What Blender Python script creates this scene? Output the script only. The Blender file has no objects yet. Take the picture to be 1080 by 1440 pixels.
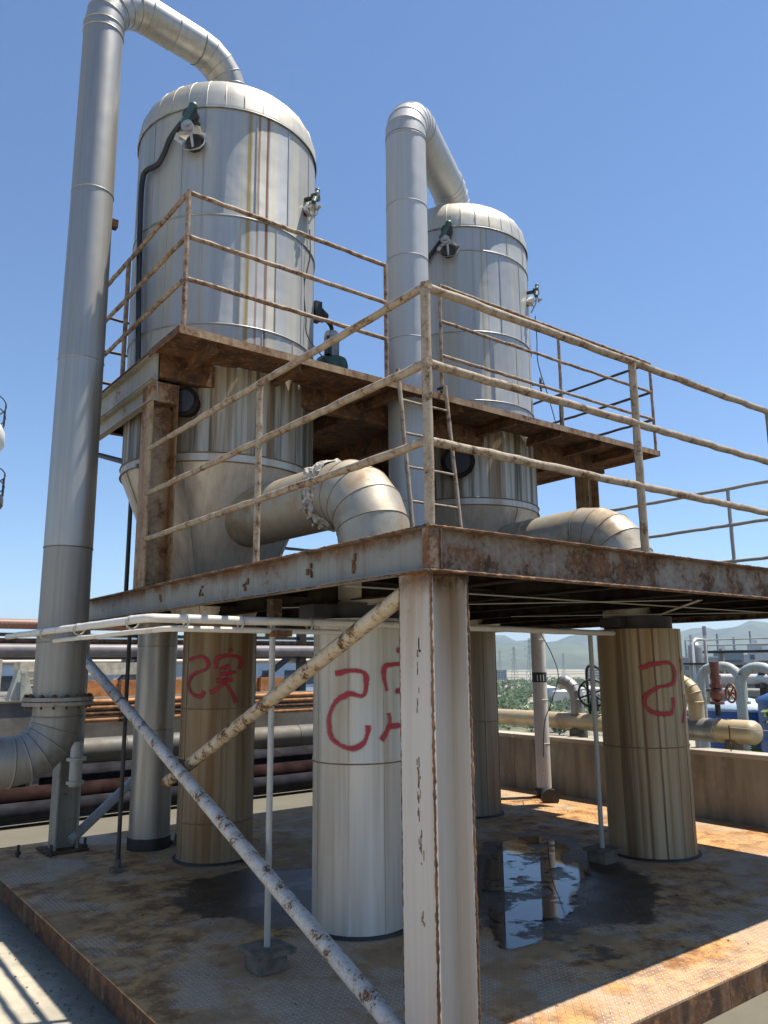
import bpy, math, random
from mathutils import Vector, Matrix
random.seed(7)
S = bpy.context.scene
COL = S.collection
PI = math.pi
# ------------------------------------------------------------------ camera
# world: origin = near corner of the lower platform deck, X along its right edge, Y along its left edge
cam_d = bpy.data.cameras.new('camera'); cam = bpy.data.objects.new('camera', cam_d); COL.objects.link(cam)
rgt = Vector((0.79491797, -0.60665239, -0.00884895)); upv = Vector((-0.1081521, -0.15603675, 0.98181243))
fwd = Vector((0.59699962, 0.77950331, 0.18964715))
M = Matrix.Identity(4)
for i in range(3):
    M[i][0] = rgt[i]; M[i][1] = upv[i]; M[i][2] = -fwd[i]
M.translation = Vector((-2.13789501, -2.48067453, -0.57768429))
cam.matrix_world = M
cam_d.sensor_fit = 'HORIZONTAL'; cam_d.sensor_width = 36.0; cam_d.lens = 1104.0 / 1080.0 * 36.0
cam_d.clip_start = 0.05; cam_d.clip_end = 60000
S.camera = cam
# ------------------------------------------------------------------ sky, sun, exposure
SUN = Vector((0.33, -0.155, 1.0)).normalized()
W = bpy.data.worlds.new('World'); S.world = W; W.use_nodes = True
wn = W.node_tree.nodes; wl = W.node_tree.links
bgn = wn['Background']
sky = wn.new('ShaderNodeTexSky'); sky.sky_type = 'NISHITA'; sky.sun_disc = False
sky.sun_elevation = math.asin(SUN.z); sky.sun_rotation = math.atan2(SUN.x, SUN.y)
sky.altitude = 100; sky.air_density = 1.0; sky.dust_density = 0.0; sky.ozone_density = 6.0
wl.new(sky.outputs[0], bgn.inputs[0]); bgn.inputs[1].default_value = 0.10
sd = bpy.data.lights.new('sun', 'SUN'); sd.energy = 4.8; sd.angle = math.radians(0.53); sd.color = (1.0, 0.92, 0.80)
so = bpy.data.objects.new('sun', sd); COL.objects.link(so)
so.rotation_euler = (-SUN).to_track_quat('-Z', 'Y').to_euler(); so.location = (4, -2, 12)
S.view_settings.view_transform = 'Standard'; S.view_settings.look = 'None'
S.view_settings.exposure = 0.74; S.view_settings.gamma = 1.0
S.render.engine = 'CYCLES'
S.cycles.max_bounces = 6; S.cycles.diffuse_bounces = 4; S.cycles.glossy_bounces = 3; S.cycles.volume_bounces = 0
S.cycles.use_adaptive_sampling = True; S.cycles.adaptive_threshold = 0.025

ZF = -2.178      # top of the steel-plated plinth
ZG = -2.32       # concrete yard
# ------------------------------------------------------------------ mesh helpers
class MB:
    def __init__(s): s.v = []; s.f = []; s.sm = []
    def add(s, vs, fs, smooth=False):
        b = len(s.v); s.v += [tuple(v) for v in vs]
        for f in fs: s.f.append(tuple(b + i for i in f)); s.sm.append(smooth)
        return s
    def box(s, x0, x1, y0, y1, z0, z1):
        vs = [(x0,y0,z0),(x1,y0,z0),(x1,y1,z0),(x0,y1,z0),(x0,y0,z1),(x1,y0,z1),(x1,y1,z1),(x0,y1,z1)]
        return s.add(vs, [(0,3,2,1),(4,5,6,7),(0,1,5,4),(1,2,6,5),(2,3,7,6),(3,0,4,7)])
    def obox(s, c, ax, ay, az, hx, hy, hz):
        c = Vector(c); ax = Vector(ax).normalized()*hx; ay = Vector(ay).normalized()*hy; az = Vector(az).normalized()*hz
        vs = [c-ax-ay-az, c+ax-ay-az, c+ax+ay-az, c-ax+ay-az, c-ax-ay+az, c+ax-ay+az, c+ax+ay+az, c-ax+ay+az]
        return s.add(vs, [(0,3,2,1),(4,5,6,7),(0,1,5,4),(1,2,6,5),(2,3,7,6),(3,0,4,7)])
    def bar(s, p0, p1, w, h, up=(0,0,1)):
        p0 = Vector(p0); p1 = Vector(p1); d = (p1-p0); L = d.length; d.normalize()
        sd_ = d.cross(Vector(up))
        if sd_.length < 1e-4: sd_ = Vector((1,0,0))
        sd_.normalize(); u = sd_.cross(d)
        return s.obox((p0+p1)/2, d, sd_, u, L/2, w/2, h/2)
    def rings(s, rs, closed_end=(True, True), smooth=True):
        n = len(rs[0]); b = len(s.v)
        for r in rs: s.v += [tuple(p) for p in r]
        for k in range(len(rs)-1):
            for i in range(n):
                j = (i+1) % n
                s.f.append((b+k*n+i, b+k*n+j, b+(k+1)*n+j, b+(k+1)*n+i)); s.sm.append(smooth)
        if closed_end[0]:
            s.add(rs[0][::-1], [tuple(range(n))])
        if closed_end[1]:
            s.add(rs[-1], [tuple(range(n))])
        return s
    def tube(s, pts, r, n=12, cap=True, jit=0.0):
        pts = [Vector(p) for p in pts]; N = len(pts)
        rad = r if isinstance(r, (list, tuple)) else [r]*N
        t0 = (pts[1]-pts[0]).normalized()
        u = t0.orthogonal().normalized(); rs = []
        for i, p in enumerate(pts):
            t = (pts[min(i+1, N-1)]-pts[max(i-1, 0)]).normalized()
            u = (u - t*u.dot(t)).normalized(); w = t.cross(u)
            rr = rad[i]*(1+random.uniform(-jit, jit))
            rs.append([p + (u*math.cos(2*PI*k/n) + w*math.sin(2*PI*k/n))*rr for k in range(n)])
        return s.rings(rs, (cap, cap))
    def cyl(s, p0, p1, r0, r1=None, n=20, cap=True):
        return s.tube([p0, p1], [r0, r0 if r1 is None else r1], n, cap)
    def lathe(s, cx, cy, prof, n=32, a0=0.0, a1=2*PI, smooth=True):
        full = abs(a1-a0-2*PI) < 1e-6; m = n if full else n+1; b = len(s.v)
        for r, z in prof:
            for i in range(m):
                a = a0+(a1-a0)*i/n; s.v.append((cx+r*math.cos(a), cy+r*math.sin(a), z))
        for k in range(len(prof)-1):
            for i in range(n):
                j = (i+1) % m if full else i+1
                s.f.append((b+k*m+i, b+k*m+j, b+(k+1)*m+j, b+(k+1)*m+i)); s.sm.append(smooth)
        return s
    def sph(s, c, r, n=12, m=8, sc=(1,1,1), jit=0):
        c = Vector(c); rs = []
        for k in range(m+1):
            ph = -PI/2+PI*k/m; rs.append([])
            for i in range(n):
                a = 2*PI*i/n; q = r*(1+random.uniform(-jit, jit))
                rs[-1].append(c+Vector((q*math.cos(ph)*math.cos(a)*sc[0], q*math.cos(ph)*math.sin(a)*sc[1], q*math.sin(ph)*sc[2])))
        return s.rings(rs, (False, False))
    def mesh(s, name, off=(0,0,0)):
        me = bpy.data.meshes.new(name)
        me.from_pydata([(v[0]-off[0], v[1]-off[1], v[2]-off[2]) for v in s.v], [], s.f)
        me.polygons.foreach_set('use_smooth', s.sm); me.update()
        return me
    def build(s, name, mat, parent=None, label=None):
        xs = [v[0] for v in s.v]; ys = [v[1] for v in s.v]; zs = [v[2] for v in s.v]
        off = ((min(xs)+max(xs))/2, (min(ys)+max(ys))/2, min(zs))
        me = s.mesh(name, off); me.materials.append(mat)
        o = bpy.data.objects.new(name, me); COL.objects.link(o); o.location = off
        if parent: attach(o, parent)
        if label: o['label'] = label
        return o
def world_loc(o):
    p = Vector(o.location)
    return p if o.get('_w') is None else Vector(o['_w'])
WL = {}
def attach(o, parent):
    # children keep world-space coordinates: parents are never rotated or scaled
    o.parent = parent
    o.matrix_parent_inverse = Matrix.Translation(-WLOC(parent))
def WLOC(o): return Vector(o.location)
def tag(o, label=None, cat=None, group=None, kind=None):
    if label: o['label'] = label
    if cat: o['category'] = cat
    if group: o['group'] = group
    if kind: o['kind'] = kind
    return o
def thing(name, loc, label, cat, group=None):
    o = bpy.data.objects.new(name, None); COL.objects.link(o); o.location = loc; o.empty_display_size = .2
    return tag(o, label, cat, group)
def inst(name, me, loc, rotz, parent):
    o = bpy.data.objects.new(name, me); COL.objects.link(o); o.location = loc; o.rotation_euler = (0, 0, rotz)
    if parent: attach(o, parent)
    return o
def lin(p0, p1, step=.12, j=0.0):
    p0 = Vector(p0); p1 = Vector(p1); n = max(2, int((p1-p0).length/step)); out = []
    for i in range(n+1):
        q = p0.lerp(p1, i/n)
        if 0 < i < n and j: q = q+Vector((random.uniform(-j, j), random.uniform(-j, j), random.uniform(-j, j)))
        out.append(q)
    return out
def arc(c, u, w, R, a0, a1, n):
    c = Vector(c); u = Vector(u); w = Vector(w)
    return [c+u*R*math.cos(a0+(a1-a0)*i/n)+w*R*math.sin(a0+(a1-a0)*i/n) for i in range(n+1)]

# ------------------------------------------------------------------ material helpers
class NT:
    def __init__(s, name):
        s.m = bpy.data.materials.new(name); s.m.use_nodes = True
        s.t = s.m.node_tree; s.n = s.t.nodes; s.l = s.t.links
        s.b = s.n['Principled BSDF']; s.pos = s.n.new('ShaderNodeNewGeometry').outputs['Position']
        s.geo = s.pos.node
    def val(s, sock, v):
        if hasattr(v, 'is_linked') or hasattr(v, 'links'): s.l.new(v, sock)
        elif v is not None: sock.default_value = v
    def math(s, op, a, b=None, c=None, clamp=False):
        n = s.n.new('ShaderNodeMath'); n.operation = op; n.use_clamp = clamp
        for i, x in enumerate((a, b, c)):
            if x is not None: s.val(n.inputs[i], x)
        return n.outputs[0]
    def scale(s, sc, vec=None, off=(0,0,0)):
        n = s.n.new('ShaderNodeMapping'); s.l.new(vec or s.pos, n.inputs[0])
        n.inputs['Scale'].default_value = sc; n.inputs['Location'].default_value = off
        return n.outputs[0]
    def noise(s, sc=(1,1,1), scale=1.0, detail=4, rough=.55, off=(0,0,0), dist=0.0):
        n = s.n.new('ShaderNodeTexNoise'); s.l.new(s.scale(sc, off=off), n.inputs['Vector'])
        n.inputs['Scale'].default_value = scale; n.inputs['Detail'].default_value = detail
        n.inputs['Roughness'].default_value = rough; n.inputs['Distortion'].default_value = dist
        return n.outputs[0]
    def ramp(s, x, a, b, lo=0.0, hi=1.0):
        n = s.n.new('ShaderNodeMapRange'); n.interpolation_type = 'SMOOTHSTEP'
        s.val(n.inputs[0], x); n.inputs[1].default_value = a; n.inputs[2].default_value = b
        n.inputs[3].default_value = lo; n.inputs[4].default_value = hi
        return n.outputs[0]
    def mix(s, fac, a, b):
        n = s.n.new('ShaderNodeMix'); n.data_type = 'RGBA'
        s.val(n.inputs[0], fac)
        for sock, v in ((n.inputs[6], a), (n.inputs[7], b)):
            if isinstance(v, tuple): sock.default_value = (v[0], v[1], v[2], 1)
            else: s.l.new(v, sock)
        return n.outputs[2]
    def rnd(s):
        return s.n.new('ShaderNodeObjectInfo').outputs['Random']
    def edge(s, r, a=.02, b=.25):
        bv = s.n.new('ShaderNodeBevel'); bv.samples = 4; bv.inputs['Radius'].default_value = r
        d = s.n.new('ShaderNodeVectorMath'); d.operation = 'DOT_PRODUCT'
        s.l.new(bv.outputs[0], d.inputs[0]); s.l.new(s.geo.outputs['Normal'], d.inputs[1])
        return s.ramp(s.math('SUBTRACT', 1.0, d.outputs['Value']), a, b)
    def bump(s, h, strength=.3, dist=.01, prev=None):
        n = s.n.new('ShaderNodeBump'); n.inputs['Strength'].default_value = strength; n.inputs['Distance'].default_value = dist
        s.val(n.inputs['Height'], h)
        if prev is not None: s.l.new(prev, n.inputs['Normal'])
        return n.outputs[0]
    def out(s, col=None, rough=None, metal=None, normal=None, spec=None):
        for k, v in (('Base Color', col), ('Roughness', rough), ('Metallic', metal), ('Normal', normal), ('Specular IOR Level', spec)):
            if v is None: continue
            if isinstance(v, tuple): s.b.inputs[k].default_value = (v[0], v[1], v[2], 1)
            else: s.val(s.b.inputs[k], v)
        return s.m
RUST_D = (.046, .025, .014); RUST_M = (.145, .064, .025); RUST_L = (.33, .165, .062)
def rust_col(t, sc=6.0, off=(0,0,0)):
    a = t.noise(scale=sc, detail=5, rough=.65, off=off); b = t.noise(scale=sc*3.1, detail=4, rough=.7, off=off)
    c = t.mix(t.ramp(a, .35, .65), RUST_D, RUST_M)
    return t.mix(t.ramp(b, .5, .75, 0, .8), c, RUST_L), b
def m_rust(name, tint=None, amt=0.0):
    t = NT(name); c, b = rust_col(t)
    st = t.noise((9, 9, .7), 1, 5)
    if tint: c = t.mix(t.ramp(st, .48, .7, 0, amt), c, tint)
    return t.out(c, .88, 0.0, t.bump(b, .5, .006))
def m_paint(name, paint, thr=.60, soft=.06, streak=.5, edge=0, rough=.5, stain=(.20,.11,.05), dirt=(.30,.28,.24), chip=5.0, stain_z=None):
    """old paint: rust chips, rusty edges, rusty run-off"""
    t = NT(name); rc, rb = rust_col(t, 12)
    n1 = t.noise(scale=chip, detail=7, rough=.68); n0 = t.noise(scale=chip*6, detail=4, rough=.7); nl = t.noise(scale=chip*.22, detail=2)
    nn_ = t.math('ADD', t.math('MULTIPLY_ADD', n0, .34, t.math('MULTIPLY', n1, .66)), t.math('MULTIPLY_ADD', nl, .24, -.12))
    chipm = t.ramp(nn_, thr, thr+soft)
    halo = t.ramp(nn_, thr-.10, thr+.02, 0, .55)
    st = t.noise((11, 11, .5), 1, 6, .6); fine = t.noise((40, 40, 1.2), 1, 4)
    sm = t.math('MULTIPLY', t.ramp(st, .46, .72), streak)
    p = t.mix(t.ramp(fine, .3, .75, 0, .45), paint, dirt)
    p = t.mix(sm, p, stain); p = t.mix(halo, p, stain)
    if stain_z:
        sz_ = t.n.new('ShaderNodeSeparateXYZ'); t.l.new(t.pos, sz_.inputs[0])
        g = t.math('MULTIPLY', t.ramp(sz_.outputs[2], stain_z[0], stain_z[1]), t.ramp(st, .30, .58))
        p = t.mix(t.math('MULTIPLY', g, .75), p, stain_z[2]); chipm = t.math('MAXIMUM', chipm, t.math('MULTIPLY', t.ramp(sz_.outputs[2], stain_z[1]-.10, stain_z[1]+.02), t.ramp(n1, .40, .56)))
    if edge:
        e = t.math('MULTIPLY', t.edge(edge), t.ramp(t.noise(scale=14, detail=5), .32, .55))
        chipm = t.math('MAXIMUM', chipm, e)
    c = t.mix(chipm, p, rc)
    r = t.math('MULTIPLY_ADD', chipm, .9-rough, rough)
    h = t.math('SUBTRACT', t.math('MULTIPLY', rb, t.math('ADD', chipm, .15)), t.math('MULTIPLY', chipm, .6))
    return t.out(c, r, 0.0, t.bump(h, .5, .004))
def m_clad(name, base=(.60,.62,.63), dark=(.30,.31,.31), stain=(.33,.22,.08), stain_amt=.15, streak=.45, rough=.42, metal=.7, drips=None, axis=None, dent=.25, hor=False):
    """weathered aluminium cladding sheet with run-off streaks; drips = [(angle, half width, colour, strength)] round axis (x, y)"""
    t = NT(name)
    v = (16, 16, .45) if not hor else (6, 6, 6)
    n1 = t.noise(v, 1, 6, .6); n2 = t.noise((55, 55, 1.0) if not hor else (20, 20, 20), 1, 4, .6); n3 = t.noise(scale=1.1, detail=3); n4 = t.noise((5, 5, .22) if not hor else (3, 3, 3), 1, 5, .6, off=(3, 1, 7))
    c = t.mix(t.ramp(n1, .40, .72 if streak < .8 else .62, 0, streak), base, dark)
    c = t.mix(t.ramp(n2, .45, .8, 0, streak*.5), c, tuple(x*.76 for x in base))
    c = t.mix(t.ramp(n2, .50, .22, 0, streak*.5), c, tuple(min(1, x*1.15) for x in base))
    sm = t.math('MULTIPLY', t.ramp(n4, .46, .66), stain_amt)
    sm = t.math('MULTIPLY', sm, t.ramp(n1, .2, .6, .45, 1))
    c = t.mix(sm, c, stain)
    mask = sm
    if drips:
        sx = t.n.new('ShaderNodeSeparateXYZ'); t.l.new(t.pos, sx.inputs[0])
        ang = t.math('ARCTAN2', t.math('SUBTRACT', sx.outputs[1], axis[1]), t.math('SUBTRACT', sx.outputs[0], axis[0]))
        wob = t.math('MULTIPLY', t.math('SUBTRACT', t.noise((0, 0, 1.5), 1, 3), .5), .03)
        ang = t.math('ADD', ang, wob)
        for a, hw, colr, stg, z0, z1 in drips:
            d = t.math('ABSOLUTE', t.math('SUBTRACT', ang, a))
            mk = t.ramp(d, hw, hw*.35, 0, stg)
            mk = t.math('MULTIPLY', mk, t.ramp(n2, .25, .6, .45, 1))
            if z1 is not None: mk = t.math('MULTIPLY', mk, t.ramp(sx.outputs[2], z0, z1))
            c = t.mix(mk, c, colr); mask = t.math('MAXIMUM', mask, mk)
    rv = t.math('MULTIPLY_ADD', t.rnd(), .12, .94)
    hs = t.n.new('ShaderNodeHueSaturation'); t.val(hs.inputs['Value'], rv); t.l.new(c, hs.inputs['Color'])
    r = t.math('ADD', t.math('MULTIPLY_ADD', n1, .25, rough-.12), t.math('MULTIPLY', mask, .3))
    mt = t.math('MULTIPLY_ADD', mask, -metal*.8, metal)
    nb = t.bump(n3, dent, .06); nb = t.bump(t.noise(scale=7, detail=3), dent*.35, .01, nb)
    return t.out(hs.outputs[0], r, mt, nb)
def m_plain(name, col, rough=.6, metal=0.0, var=.25, sc=8.0, bump=.15, spec=.5):
    t = NT(name); n = t.noise(scale=sc, detail=5)
    c = t.mix(t.ramp(n, .3, .7), tuple(x*(1-var) for x in col), tuple(min(1, x*(1+var)) for x in col))
    return t.out(c, rough, metal, t.bump(n, bump, .01), spec)
# ------------------------------------------------------------------ materials
T1 = (.97, 4.10); T2 = (4.08, 4.10)
YEL = (.36, .29, .10); BRN = (.19, .085, .035); DRK = (.08, .055, .035)
M_TANK1 = m_clad('tank cladding stained', base=(.40, .405, .395), dark=(.24, .24, .23), rough=.50, metal=.5, dent=.45, stain_amt=.35, streak=.38, stain=(.42, .38, .24), drips=[(-1.80, .034, (.27, .20, .05), .95, 0, None), (-1.70, .020, BRN, .8, 0, None), (-1.60, .024, (.15, .062, .024), 1.0, 0, None), (-1.88, .02, (.42,.36,.2), .5, 0, None), (-1.52, .05, (.50,.45,.28), .45, 0, None), (-1.2, .06, (.45,.42,.3), .35, 0, None), (-2.27, .015, (.16,.14,.12), .5, 2.6, 3.9)], axis=T1)
M_TANK2 = m_clad('tank cladding grey', base=(.39, .40, .395), dark=(.24, .245, .24), rough=.52, metal=.5, dent=.45, stain_amt=.3, streak=.36, stain=(.40, .36, .24), drips=[(-2.0, .02, (.35,.27,.12), .6, 0, None), (-1.92, .015, BRN, .4, 0, None), (-1.5, .04, (.45,.40,.27), .4, 0, None), (-1.1, .05, (.45,.40,.27), .4, 0, None)], axis=T2)
M_CAP = m_clad('dome cladding', base=(.50, .475, .41), rough=.5, metal=.55, stain=(.42, .36, .22), stain_amt=.3, streak=.3, hor=True, dent=.35)
M_LOWTANK = m_clad('lower tank cladding streaked', base=(.46, .42, .34), dark=(.085, .065, .04), stain=(.22, .13, .05), stain_amt=.75, streak=1.0, rough=.5, metal=.45)
M_CONE = m_clad('cone cladding', base=(.52, .47, .40), dark=(.30, .25, .19), stain=(.36, .24, .13), stain_amt=.45, streak=.5, rough=.48, metal=.5)
M_PIPEL = m_clad('pipe cladding dark', base=(.29, .275, .245), dark=(.15, .14, .12), stain=(.24, .21, .15), stain_amt=.3, streak=.6, rough=.5, metal=.5)  # older brownish cladding; shade on the lower pipe also darkens this colour
M_PIPE = m_clad('pipe cladding', base=(.37, .36, .335), dark=(.22, .21, .19), stain=(.36, .33, .24), stain_amt=.25, streak=.5, rough=.44, metal=.75)
M_PIPE2 = m_clad('pipe cladding pale', base=(.42, .43, .435), dark=(.32, .325, .32), stain=(.42, .38, .25), stain_amt=.12, streak=.3, rough=.58, metal=.45)
M_DUCT = m_clad('duct cladding', base=(.44, .40, .32), dark=(.27, .225, .16), stain=(.26, .15, .055), stain_amt=.7, streak=.45, rough=.5, metal=.45, hor=True, dent=.6)
M_NEAR = m_clad('heater cladding pale', base=(.60, .57, .51), dark=(.36, .32, .26), stain=(.36, .26, .13), stain_amt=.45, streak=.5, rough=.45, metal=.4)
M_BROWN = m_clad('heater cladding brown', base=(.34, .245, .135), dark=(.16, .10, .05), stain=(.22, .10, .03), stain_amt=.9, streak=.7, rough=.5, metal=.3)
M_RIGHT = m_clad('heater cladding rust run', base=(.40, .315, .19), dark=(.20, .135, .065), stain=(.30, .165, .05), stain_amt=.6, streak=.4, rough=.5, metal=.35, drips=[(-3.0, .30, (.13,.07,.03), .85, 0, None), (-2.72, .05, (.22,.12,.05), .7, 0, None), (-2.53, .05, (.15,.07,.03), .9, 0, None), (-2.21, .035, (.14,.06,.025), .95, 0, None), (-2.05, .05, (.30,.17,.06), .6, 0, None), (-1.75, .03, (.2,.11,.05), .6, 0, None), (-1.5, .10, (.3,.2,.1), .5, 0, None)], axis=(4.03, 1.82))
M_BACKV = m_clad('heater cladding back', base=(.30, .26, .19), dark=(.2, .16, .11), stain=(.25, .15, .06), stain_amt=.7, streak=.7, rough=.5, metal=.3)
M_GREYP = m_clad('grey pipe cladding', base=(.40, .38, .345), dark=(.23, .21, .19), stain=(.35, .30, .2), stain_amt=.3, streak=.45, rough=.4, metal=.65)
M_BAND = m_plain('seam band', (.34, .34, .33), .45, .6)
M_BANDR = m_plain('seam band rusty', (.22, .15, .09), .6, .3)
M_RUST = m_rust('rusty steel'); M_RUSTY = m_rust('rusty steel brown', (.24, .15, .10), .5)
M_BEAML = m_paint('grey painted beam', (.29, .28, .235), thr=.60, streak=.42, edge=0, dirt=(.21,.20,.165), stain=(.19,.125,.07))
M_BEAML2 = m_paint('grey edge beam paint', (.225, .22, .19), thr=.60, streak=.55, edge=0, dirt=(.16,.15,.125), stain=(.14,.09,.05), stain_z=(-.075, -.006, (.13, .06, .028)))
M_BEAMR = m_paint('rusted painted beam', (.23, .20, .145), thr=.47, soft=.10, streak=.8, edge=0, stain=(.13,.062,.028), dirt=(.15,.115,.08), chip=5)
M_COLW = m_paint('white painted column', (.51, .47, .42), thr=.70, streak=.30, edge=0, stain=(.36,.27,.17), dirt=(.41,.37,.32), chip=4.0, stain_z=(-.85, -.22, (.30, .19, .09)))
M_COLR = m_paint('rusty painted column', (.37, .275, .145), thr=.52, soft=.10, streak=1.0, edge=0, stain=(.19,.078,.024), dirt=(.24,.135,.055), chip=4)
M_RAIL = m_paint('peeling rail paint', (.37, .31, .225), thr=.52, soft=.09, streak=.2, edge=0, rough=.6, stain=(.22,.14,.075), dirt=(.27,.20,.13), chip=15)
M_RAIL2 = m_paint('rusted rail paint', (.39, .30, .21), thr=.50, soft=.09, streak=.3, edge=0, rough=.65, stain=(.15,.085,.045), dirt=(.21,.145,.09), chip=14)
M_WHITE = m_paint('white pipe paint', (.62, .59, .53), thr=.63, streak=.1, edge=0, rough=.5, chip=9, stain=(.4,.33,.24), dirt=(.55,.53,.50))
M_BRACE = m_paint('peeling white brace', (.60, .56, .51), thr=.555, soft=.03, streak=.25, edge=0, rough=.55, chip=12, stain=(.30,.22,.13), dirt=(.46,.41,.34))
M_BRACE2 = m_paint('flaking yellowed brace', (.50, .43, .32), thr=.51, soft=.05, streak=.3, edge=0, rough=.6, chip=18, stain=(.33,.22,.10), dirt=(.42,.34,.22))
M_PGREY = m_paint('grey post paint', (.40, .40, .37), thr=.66, streak=.2, edge=0, chip=8)
M_DSTEEL = m_plain('dark steel', (.045, .042, .040), .55, .3)
M_UNDER = m_plain('shade-dark steel', (.020, .015, .011), .9, 0, .5, 7, .3, .15)  # near-black base puts under-deck shade into the colour; tank ports share it
M_BLACK = m_plain('black rubber', (.018, .02, .021), .5)
M_GREEN = m_plain('green machine paint', (.035, .09, .075), .45, 0, .3)
M_MGREY = m_plain('motor grey', (.33, .34, .35), .45, .4)
M_WOOL = m_plain('mineral wool', (.42, .39, .34), 1.0, 0, .55, 30, .9)
M_FOIL = m_clad('torn foil', base=(.75, .75, .74), stain_amt=.1, streak=.1, rough=.3, metal=.8, hor=True, dent=.8)
M_BLOCK = m_plain('dirty concrete block', (.15, .125, .095), .9, 0, .35, 12, .5)
M_REDR = m_paint('red oxide pipe', (.22, .085, .055), thr=.6, streak=.2, edge=0, chip=6)
M_GREENW = m_paint('pale green pipe paint', (.46, .50, .45), thr=.62, streak=.35, edge=0, chip=5)
M_TAN = m_clad('tan cladding', base=(.55, .45, .28), dark=(.40, .32, .2), stain=(.35, .2, .08), stain_amt=.4, streak=.3, rough=.5, metal=.35, hor=True)
M_BLUE = m_plain('blue painted steel', (.035, .10, .27), .5, 0, .2, 2)
M_NAVY = m_plain('shade-dark grey pipe', (.020, .020, .025), .8, 0, .4, 5, .15, .08)  # near black: shade over the yard pipes is put into the colour
M_MAROON = m_plain('shade-dark maroon pipe', (.022, .011, .010), .8, 0, .4, 5, .15, .06)  # red-brown pipe, base darkened to carry the shade it lies in
M_GROUNDP = m_clad('shade-dulled grey pipe cladding', base=(.12, .117, .105), dark=(.06, .058, .052), stain=(.2, .15, .09), stain_amt=.4, streak=.5, rough=.6, metal=.2, hor=True)  # grey lowered so the colour holds the shade over this pipe
M_ORUST = m_plain('orange rusted pipe', (.44, .22, .10), .9, 0, .35, 9, .4, .2)
M_PURP = m_plain('grey purple pipe paint', (.16, .145, .155), .5, 0, .2, 4)
M_RED = m_paint('red valve paint', (.17, .030, .022), thr=.58, streak=.3, edge=0, chip=14)
def m_spray():
    t = NT('red spray paint'); n = t.noise(scale=22, detail=5); f = t.noise(scale=160, detail=2)
    at = t.n.new('ShaderNodeAttribute'); at.attribute_name = 'edge'
    a = t.math('SUBTRACT', t.math('MULTIPLY_ADD', n, .8, .55), t.math('POWER', at.outputs['Fac'], 1.25))
    a = t.math('ADD', a, t.math('MULTIPLY_ADD', f, .5, -.25))
    t.l.new(t.ramp(a, -.05, .80, 0, .90), t.b.inputs['Alpha'])
    return t.out(t.mix(n, (.33, .016, .03), (.50, .03, .055)), .6)
M_SPRAY = m_spray()
def m_concrete(name, base, stain, dirt_line=None):
    t = NT(name); a = t.noise(scale=1.3, detail=8, rough=.6); b = t.noise(scale=14, detail=6, rough=.7); c2 = t.noise(scale=120, detail=2)
    c = t.mix(t.ramp(a, .38, .66), base, stain)
    c = t.mix(t.ramp(b, .45, .75, 0, .5), c, tuple(x*.6 for x in base))
    c = t.mix(t.ramp(c2, .55, .8, 0, .3), c, tuple(x*.5 for x in base))
    if dirt_line is not None:   # moss and dirt gathered along the foot of the plinth
        sx = t.n.new('ShaderNodeSeparateXYZ'); t.l.new(t.pos, sx.inputs[0])
        d = t.math('ADD', sx.outputs[0], t.math('MULTIPLY_ADD', b, .16, -.08))
        c = t.mix(t.ramp(d, dirt_line-.28, dirt_line-.02, 0, .85), c, (.085, .078, .055))
    return t.out(c, .9, 0, t.bump(b, .35, .01))
M_YARD = m_concrete('yard concrete', (.48, .43, .33), (.35, .32, .25), -.57)
M_WALLC = m_concrete('parapet concrete', (.26, .215, .165), (.17, .14, .105))
M_BASIN = m_concrete('basin concrete', (.20, .185, .165), (.12, .11, .10))
def m_wallface():
    t = NT('stained parapet'); a = t.noise((7, 7, .8), 1, 6); b = t.noise(scale=9, detail=7, rough=.65)
    c = t.mix(t.ramp(a, .35, .7), (.29, .265, .205), (.17, .15, .115)); c = t.mix(t.ramp(b, .5, .75, 0, .5), c, (.34, .315, .25))
    return t.out(c, .92, 0, t.bump(b, .4, .01))
M_WALLC = m_wallface()
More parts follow.
